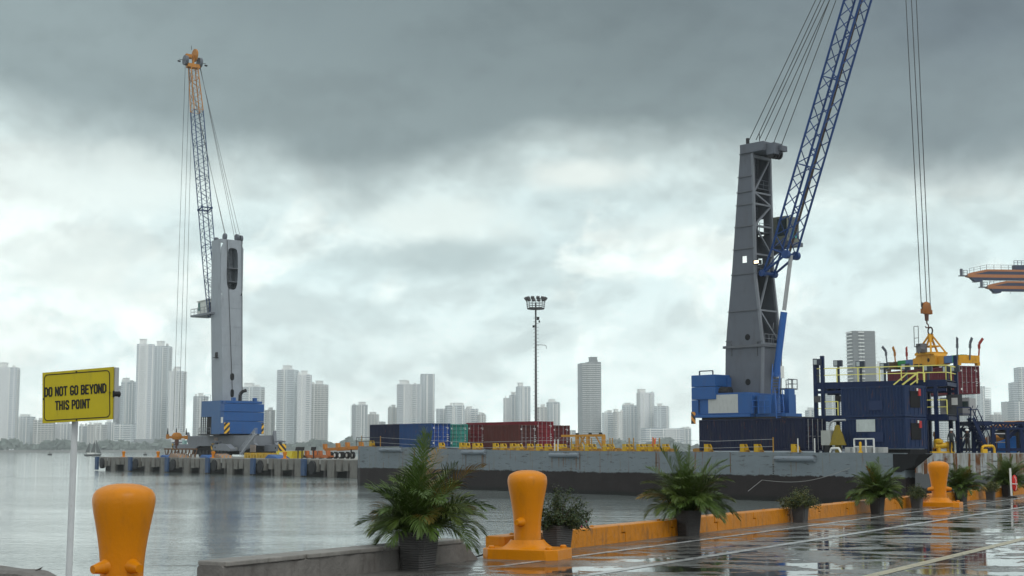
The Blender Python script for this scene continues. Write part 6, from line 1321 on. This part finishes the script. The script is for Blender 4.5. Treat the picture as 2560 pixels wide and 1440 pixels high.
# ------------------------------------------------------------------ ship to shore crane booms at the right edge
sts_b = mat('gantry_blue', (.045, .055, .10), .5, var=.1); sts_o = mat('gantry_orange', (.42, .17, .07), .5, var=.1)
def gantry(px0, py_top, Y, label, sc=1.0, top=True):
    f = Fr(W(px0, py_top, Y), math.radians(7)); z0 = f.o.z; f.o.z = PZ; h = z0-PZ; t_ = thing('gantry_crane', label, 'gantry crane', f, 'ship to shore gantry cranes')
    Lb = 52*sc; hh = 2.9*sc; k = sc
    def prof(za, zb2, zc, zd_): return None
    # girder: orange upper flange, blue web, orange stripe, blue lower web
    B = MB(); B.prism([(.0, 0, h-1.5*k), (1.0*k, 0, h-.75*k), (5.2*k, 0, h+.15*k), (Lb, 0, h+.35*k), (Lb, 0, h-.25*k), (5.6*k, 0, h-.35*k), (1.8*k, 0, h-1.15*k), (Lb, 0, h-.95*k), (Lb, 0, h-1.75*k), (1.0*k, 0, h-1.95*k), (.1, 0, h-1.75*k)], (0, 1.6*k, 0)); B.build('boom_girder', sts_o, t_)
    B = MB(); B.prism([(1.4*k, .03, h-1.22*k), (5.6*k, .03, h-.38*k), (Lb, .03, h-.3*k), (Lb, .03, h-1.0*k)], (0, 1.5*k, 0)); B.prism([(1.0*k, .03, h-1.93*k), (Lb, .03, h-1.73*k), (Lb, .03, h-2.4*k), (4.0*k, .03, h-2.5*k), (3.6*k, .03, h-3.0*k), (2.2*k, .03, h-3.0*k)], (0, 1.5*k, 0)); B.build('boom_web', sts_b, t_)
    B = MB(); pts_ = [(0.6*k, 0, h-.85*k), (1.8*k, 0, h-.6*k), (5.2*k, 0, h+.15*k), (13*k, 0, h+.18*k)]
    if not top: pts_ = pts_+[(Lb, 0, h+.3*k)]
    rail(B, pts_, 1.15*k, .035, 1.6*k); rail(B, [(-1.9*k, 0, h-1.5*k), (0, 0, h-1.5*k)], 1.2, .05, .8*k); B.b(-1.9*k, 0, -.2, 1.2, h-1.62*k, h-1.45*k); B.b(-1.8*k, -1.2*k, 0, .4, h-1.5*k, h+.2*k); B.path([(1.2*k, 0, h-2.0*k), (1.2*k, 0, h-3.3*k), (2.6*k, 0, h-3.2*k)], .05); B.path([(2.0*k, 0, h-3.2*k), (2.0*k, 0, h-2.6*k)], .05); B.path([(6.2*k, 0, h-2.5*k), (6.2*k, 0, h-3.2*k)], .05); B.build('walkway_rail', mat('gantry_rail', (.10, .11, .14), .5), t_)
    if top:
        B = MB(); B.b(12.8*k, 15.4*k, .1, 1.5, h+.2*k, h+1.4*k); B.tube((16.2*k, .1, h+.9*k), (16.2*k, 1.5, h+.9*k), .85*k, 14); rail(B, [(12.6*k, 0, h+1.4*k), (15.6*k, 0, h+1.4*k)], 1.0, .05, .7); B.bar((15.8*k, .6, h+.9*k), (30*k, .6, h+7*k), .12); B.bar((16.2*k, .6, h+.5*k), (30*k, .6, h+4*k), .12); B.build('boom_hinge_gear', sts_b, t_)
    B = MB()
    for x_ in (Lb-3, Lb+16):
        for y_ in (-4, 6): B.bar((x_, y_, 0), (x_, y_, h-1*k), 1.2)
        B.bar((x_, -4, h-2.8*k), (x_, 6, h-2.8*k), 1.2)
    B.bar((Lb-3, 1, h), (Lb+5, 1, h+17), 1.0); B.bar((Lb+16, 1, h), (Lb+5, 1, h+17), .8); B.bar((Lb-3, -4, 7), (Lb+16, -4, 7), 1); B.bar((Lb-3, 6, 7), (Lb+16, 6, 7), 1); B.b(Lb-2, Lb+24, .1, 1.5, h-2.4*k, h); B.build('portal_frame', sts_b, t_)
    return t_
gantry(2418, 674, 330, 'nearer orange and blue gantry crane boom, upper one at the right edge', .92)
gantry(2468, 703, 352, 'farther orange and blue gantry crane boom, lower one at the right edge', .96, False)

# ------------------------------------------------------------------ far shore
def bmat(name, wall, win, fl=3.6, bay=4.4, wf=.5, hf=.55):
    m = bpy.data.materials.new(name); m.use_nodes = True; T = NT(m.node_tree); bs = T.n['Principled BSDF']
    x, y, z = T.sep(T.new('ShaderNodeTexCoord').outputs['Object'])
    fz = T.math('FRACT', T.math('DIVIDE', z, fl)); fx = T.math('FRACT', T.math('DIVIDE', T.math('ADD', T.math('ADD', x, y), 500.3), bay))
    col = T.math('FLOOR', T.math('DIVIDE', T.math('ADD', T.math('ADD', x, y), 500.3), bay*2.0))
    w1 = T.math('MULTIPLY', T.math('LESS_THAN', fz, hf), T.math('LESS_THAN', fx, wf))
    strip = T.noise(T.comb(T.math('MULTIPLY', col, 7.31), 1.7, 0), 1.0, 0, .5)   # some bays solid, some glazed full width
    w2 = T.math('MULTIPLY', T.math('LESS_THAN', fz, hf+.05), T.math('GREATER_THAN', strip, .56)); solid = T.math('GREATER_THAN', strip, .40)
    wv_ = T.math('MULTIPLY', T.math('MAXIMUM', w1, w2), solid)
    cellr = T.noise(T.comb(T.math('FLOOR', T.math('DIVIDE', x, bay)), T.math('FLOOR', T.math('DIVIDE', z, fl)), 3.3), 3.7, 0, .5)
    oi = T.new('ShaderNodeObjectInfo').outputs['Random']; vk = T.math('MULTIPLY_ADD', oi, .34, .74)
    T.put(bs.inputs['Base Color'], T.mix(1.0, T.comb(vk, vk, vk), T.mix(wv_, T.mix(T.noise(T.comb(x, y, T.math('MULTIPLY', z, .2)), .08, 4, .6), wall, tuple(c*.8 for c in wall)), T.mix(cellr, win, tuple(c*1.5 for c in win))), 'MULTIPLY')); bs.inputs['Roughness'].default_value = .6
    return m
facs = [bmat('facade_white', (.70, .76, .78), (.27, .30, .33), 3.7, 5.0), bmat('facade_cream', (.72, .71, .67), (.26, .28, .30), 3.7, 6.2, .62), bmat('facade_strips', (.76, .78, .79), (.27, .31, .35), 3.7, 8.5, .75, .5), bmat('facade_grey', (.36, .38, .40), (.20, .22, .24), 3.7, 5.0, .45, .4), bmat('facade_slate', (.20, .21, .22), (.13, .14, .15), 3.7, 7.0, .3, .35)]  # window tones are lightened so the colour carries part of the distance haze
white_wall = mat('balcony_white', (.82, .83, .81), .6, var=.08, scale=.05)
dark_wall = mat('tower_dark_grey', (.20, .21, .225), .6, var=.08, scale=.05)
def tower(px0, px1, pyt, label, st=0, Y=2000, yaw=.12, crown=1, balc='', seed=1, step=None, depth=None, group='skyline towers across the bay'):
    Y *= 1.3; r = random.Random(seed*7+3); a, b = W(px0, 1128, Y), W(px1, 1128, Y); Wd_ = (b.x-a.x); H = W(px0, pyt, Y).z-1.5; dp = depth or min(max(18, Wd_*.7), 50)
    cx_ = (a.x+b.x)/2; t_ = thing('apartment_tower' if H > 45 else 'apartment_block', label, 'building', None, group, (cx_, Y, 1.5), yaw)
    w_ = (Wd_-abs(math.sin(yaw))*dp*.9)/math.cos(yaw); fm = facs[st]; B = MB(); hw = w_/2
    ch = min(H*.05, 9) if crown else 0; Hb = H-ch
    if step: # second lower wing on one side
        sx, sh = step; B.b(-hw, hw*sx if sx > 0 else hw, -dp/2, dp/2, 0, Hb) if sx > 0 else B.b(hw*sx, hw, -dp/2, dp/2, 0, Hb)
        (B.b(hw*sx+.05, hw, -dp/2+1.5, dp/2, 0, Hb*sh) if sx > 0 else B.b(-hw, hw*sx-.05, -dp/2+1.5, dp/2, 0, Hb*sh))
    else: B.b(-hw, hw, -dp/2, dp/2, 0, Hb)
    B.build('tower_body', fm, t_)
    B = MB()
    if crown:
        c0 = r.uniform(-.3, .2)*w_; cw_ = w_*r.uniform(.30, .45)
        if step: c0 = (-hw+hw*step[0])/2 if step[0] > 0 else (hw+hw*step[0])/2; cw_ = min(cw_, w_*.3)
        B.b(c0-cw_/2, c0+cw_/2, -dp*.3, dp*.3, Hb+.01, H); B.b(c0-cw_/2-1, c0+cw_/2+1, -dp*.33, dp*.33, H, H+.8)
        for q_ in range(r.randint(1, 4)): x_ = r.uniform(-.8, .8)*(w_/2 if not step else w_*.15)+(0 if not step else c0); h2 = r.uniform(1.5, 5); B.b(x_-r.uniform(1, 3), x_+r.uniform(1, 3), -dp*.4, -dp*.34+r.uniform(0, 3), Hb-.2, Hb+h2)
        if r.random() < .4: B.bar((c0, 0, H), (c0, 0, H+r.uniform(4, 9)), .5)
        B.build('roof_house', white_wall if st < 3 else dark_wall, t_)
    # floor slabs and balconies
    if balc:
        B = MB(); nf = int(Hb/3.7)
        for k in range(2, min(nf, 60)):
            z_ = k*3.7+2.8
            if 'r' in balc: B.b(hw, hw+2.6, -dp*.35, dp*.3, z_-.9, z_+.15)
            if 'l' in balc: B.b(-hw-2.6, -hw, -dp*.35, dp*.3, z_-.9, z_+.15)
            if 'f' in balc: B.b(-hw*.55, -hw*.05, -dp/2-1.6, -dp/2, z_-.9, z_+.1)
            if 'F' in balc: B.b(-hw*.95, hw*.95, -dp/2-1.2, -dp/2, z_-.8, z_+.0)
            if 'g' in balc: B.b(hw*.25, hw*.75, -dp/2-1.6, -dp/2, z_-.9, z_+.1)
        B.build('balconies', white_wall, t_)
    # vertical fins break up the front
    for k in range(r.randint(1, 3)): x_ = r.uniform(-.8, .8)*hw; MB().b(x_-.9, x_+.9, -dp/2-1.0, -dp/2+.2, 0, Hb*r.uniform(.96, 1.0)).build('facade_pier', white_wall if st < 3 else dark_wall, t_)
    return t_
T_ = [  # px0 px1 top label style kwargs
 (-22, 40, 908, 'tall narrow tower at the left picture edge', 2, dict(balc='r', Y=1900)),
 (44, 82, 1037, 'low white block just right of the left edge tower', 0, dict(balc='f')),
 (80, 136, 1047, 'low block left of the sign pole with banded floors', 1, dict(balc='F')),
 (134, 178, 1056, 'low block seen just left of the sign pole', 2, dict()),
 (196, 222, 1062, 'low block right of the sign pole below the sign', 0, dict(balc='f')),
 (220, 262, 1058, 'low white block under the right part of the sign', 1, dict(balc='g')),
 (260, 290, 1052, 'low block below the right corner of the sign', 0, dict()),
 (283, 301, 966, 'slender grey tower directly right of the yellow sign', 3, dict(Y=2060)),
 (298, 335, 946, 'white tower with an open roof frame right of the sign', 0, dict(balc='f')),
 (288, 336, 1060, 'wide low white apartment block in front of the tallest left towers', 0, dict(Y=1880, balc='F', crown=0)),
 (333, 382, 849, 'left half of the tallest twin tower at left', 2, dict(balc='f')),
 (380, 421, 854, 'right half of the tallest twin tower at left with side balconies', 0, dict(balc='rg')),
 (336, 428, 1098, 'broad podium below the tallest twin tower', 3, dict(Y=1900, crown=0)),
 (419, 459, 918, 'tower with a flat grey top behind the left crane ropes', 2, dict(balc='rg')),
 (478, 520, 984, 'mid height block left of the left crane house', 0, dict(balc='fg')),
 (606, 656, 959, 'mid height block directly right of the left crane tower', 0, dict(balc='r')),
 (654, 687, 1020, 'lower block right of the left crane blue house', 1, dict(balc='r')),
 (692, 742, 915, 'leftmost and tallest of the stepped trio of towers', 0, dict(balc='lf')),
 (738, 778, 928, 'middle tower of the stepped trio', 2, dict(balc='g')),
 (776, 817, 953, 'right and lowest tower of the stepped trio with balconies', 1, dict(balc='rF')),
 (877, 919, 1006, 'balconied block above the left end of the barge', 0, dict(balc='lf')),
 (917, 962, 1031, 'low block with roof structures above the navy container', 1, dict(step=(.2, .8))),
 (968, 996, 1013, 'small lower block left of the broad centre left tower', 1, dict()),
 (993, 1053, 952, 'broad tower above the blue container', 2, dict(balc='lg')),
 (1049, 1086, 935, 'taller slim tower joined to the right of the broad one', 0, dict(crown=0, balc='')),
 (1090, 1116, 1022, 'lowest left part of the wide white block cluster above the teal container', 0, dict(crown=0)),
 (1112, 1161, 1008, 'highest part of the wide white block cluster', 0, dict(balc='')),
 (1158, 1195, 1017, 'right middle part of the wide white block cluster', 2, dict(balc='F')),
 (1193, 1214, 1032, 'rounded right end of the wide white block cluster', 1, dict(balc='r')),
 (1258, 1294, 981, 'left lower half of the pair of towers left of the light mast', 2, dict(step=(-.1, .95))),
 (1290, 1326, 958, 'right taller half of the pair of towers left of the light mast', 0, dict()),
 (1343, 1369, 1012, 'lower block directly right of the light mast', 1, dict(balc='f')),
 (1367, 1399, 999, 'block with rounded balconies right of the light mast', 0, dict(balc='r')),
 (1419, 1440, 1075, 'very low white building left of the tall lone tower', 0, dict(crown=0, balc='F')),
 (1446, 1503, 894, 'tall lone grey tower above the gallows frame', 3, dict(balc='F', step=(-.25, .985))),
 (1505, 1537, 1027, 'low block just right of the tall lone tower', 0, dict(balc='g')),
 (1534, 1558, 1024, 'low block with a small round roof frame', 1, dict()),
 (1555, 1596, 1008, 'mid block left of the balconied tower', 0, dict(balc='f')),
 (1594, 1636, 974, 'balconied tower with a dark roof box, right of centre', 2, dict(balc='lg')),
 (1635, 1674, 1010, 'flat topped block right of the balconied tower', 0, dict(balc='r')),
 (1600, 1706, 1071, 'long low block below the balconied tower', 2, dict(Y=1880, crown=0, balc='F')),
 (1690, 1730, 1070, 'low block behind the second palm top', 0, dict()),
 (2017, 2040, 1020, 'small white domed block between crane and blue platform', 0, dict()),
 (2062, 2112, 968, 'white block seen through the left of the blue platform', 0, dict(balc='g')),
 (2128, 2191, 829, 'tall dark grey tower with balconies on both sides above the platform', 4, dict(balc='rlf', Y=1150, crown=0)),
 (2190, 2215, 905, 'narrow block right of the tall dark grey tower', 2, dict()),
 (2296, 2385, 985, 'wide white block seen behind the hanging container and posts', 0, dict(balc='F', Y=1850)),
 (2394, 2430, 975, 'block behind the grey booth', 2, dict(balc='F')),
 (2428, 2478, 958, 'stepped tower with a disc on the roof right of the hanging container', 0, dict(balc='rg', step=(.3, .8))),
 (2478, 2517, 1032, 'low cream block between the stepped tower and right edge', 1, dict()),
 (2515, 2600, 1004, 'wide lower part of the building at the right edge', 2, dict(Y=1850, crown=0, balc='f')),
 (2532, 2600, 919, 'stepped tower rising at the right picture edge', 0, dict(balc='f', step=(-.55, .82), crown=0)),
]
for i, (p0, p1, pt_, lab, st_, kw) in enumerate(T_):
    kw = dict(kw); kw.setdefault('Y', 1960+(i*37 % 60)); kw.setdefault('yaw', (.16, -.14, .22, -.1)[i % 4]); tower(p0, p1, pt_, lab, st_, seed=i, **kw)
land = MB().b(-1165, 1305, 2392, 2775, -1, 1.5).build('far_shore', mat('shore_ground', (.09, .10, .08), .9)); tag(land, kind='structure')
# tree belt: a far wood that reads as one mass
tb = MB(); r = random.Random(77); fol = M_('shore_foliage', (.14, .17, .15), .9, var=.5, scale=.1)
def clump(x, y, s_, h_):
    n = 26
    for k in range(n):
        a = r.uniform(0, 2*PI); e = r.uniform(-.2, 1); c = Vector((x+math.cos(a)*s_*math.sqrt(1-e*e)*.8, y+math.sin(a)*s_*.5, 1.5+h_*(.45+.5*e)))
        d1 = Vector((r.uniform(-1, 1), r.uniform(-.3, .3), r.uniform(-1, 1))).normalized()*s_*.55; d2 = Vector((r.uniform(-1, 1), r.uniform(-.5, .5), r.uniform(-1, 1))).normalized()*s_*.5
        tb.add([c-d1, c+d2, c+d1, c-d2], [(0, 1, 2, 3)])
x = -1060
while x < 1160:
    px_ = 1280+x/2380*FOC; hh = 11+5*math.sin(px_*.05)+r.uniform(-4, 5)
    if 830 < px_ < 880: hh += 13*(px_-825)/55
    clump(x, 2380+r.uniform(-8, 8), 8+r.uniform(0, 5), hh); x += r.uniform(5, 10)
tag(tb.build('shore_trees', fol), 'hazy dark green tree belt along the far waterfront', 'trees', kind='stuff')
sw = MB().b(-1160, 1300, 2364, 2392, -1, 3.0).build('sea_wall', mat('far_wall', (.25, .25, .24), .8)); tag(sw, 'long low grey sea wall along the far waterfront', 'wall')
# boats and marks
def boat(px_, py_, Y, label, mast, ln, m_=None):
    p = W(px_, py_, Y); t_ = thing('sailing_boat' if mast > 3 else 'channel_marker', label, 'boat' if mast > 3 else 'marker', None, None, (p.x, Y, 0), .2)
    B = MB(); B.prism([(-ln/2, -1, .9), (ln/2, -1, 1.1), (ln*.42, -1, -.2), (-ln*.42, -1, -.2)], (0, 2, 0)); B.build('hull', dark, t_)
    B = MB()
    if mast > 3:
        for k, f_ in ((-.18, .85), (.12, 1)): B.tube((ln*k, 0, .8), (ln*k, 0, mast*f_), .12, 6, .05); B.prism([(ln*k-.1, 0, 2), (ln*k-.15, 0, mast*f_*.85), (ln*k-ln*.24, 0, 2)], (0, .06, 0))
        B.prism([(ln*.15, 0, mast*.9), (ln*.48, 0, 1.3), (ln*.2, 0, 2)], (0, .06, 0)); B.build('rigging', mat('furled_sail', (.10, .11, .11), .8), t_)
        B = MB(); B.b(-ln*.3, ln*.1, -.7, .7, .9, 2.0); B.build('deckhouse', white_paint, t_)
    else: B.lathe([(.9, .6), (.5, 1.2), (.35, mast), (.0001, mast+.3)], 8); B.build('marker_body', mat('marker_grey', (.2, .2, .19), .7), t_)
boat(232, 1128, 900, 'dark two masted sailing boat below the sign pole on the bay', 11.5, 11)
boat(125, 1128, 1000, 'small channel marker at the far left on the water', 2.6, 3); boat(363, 1128, 1000, 'small channel marker left of the hook block on the water', 2.4, 2.5)
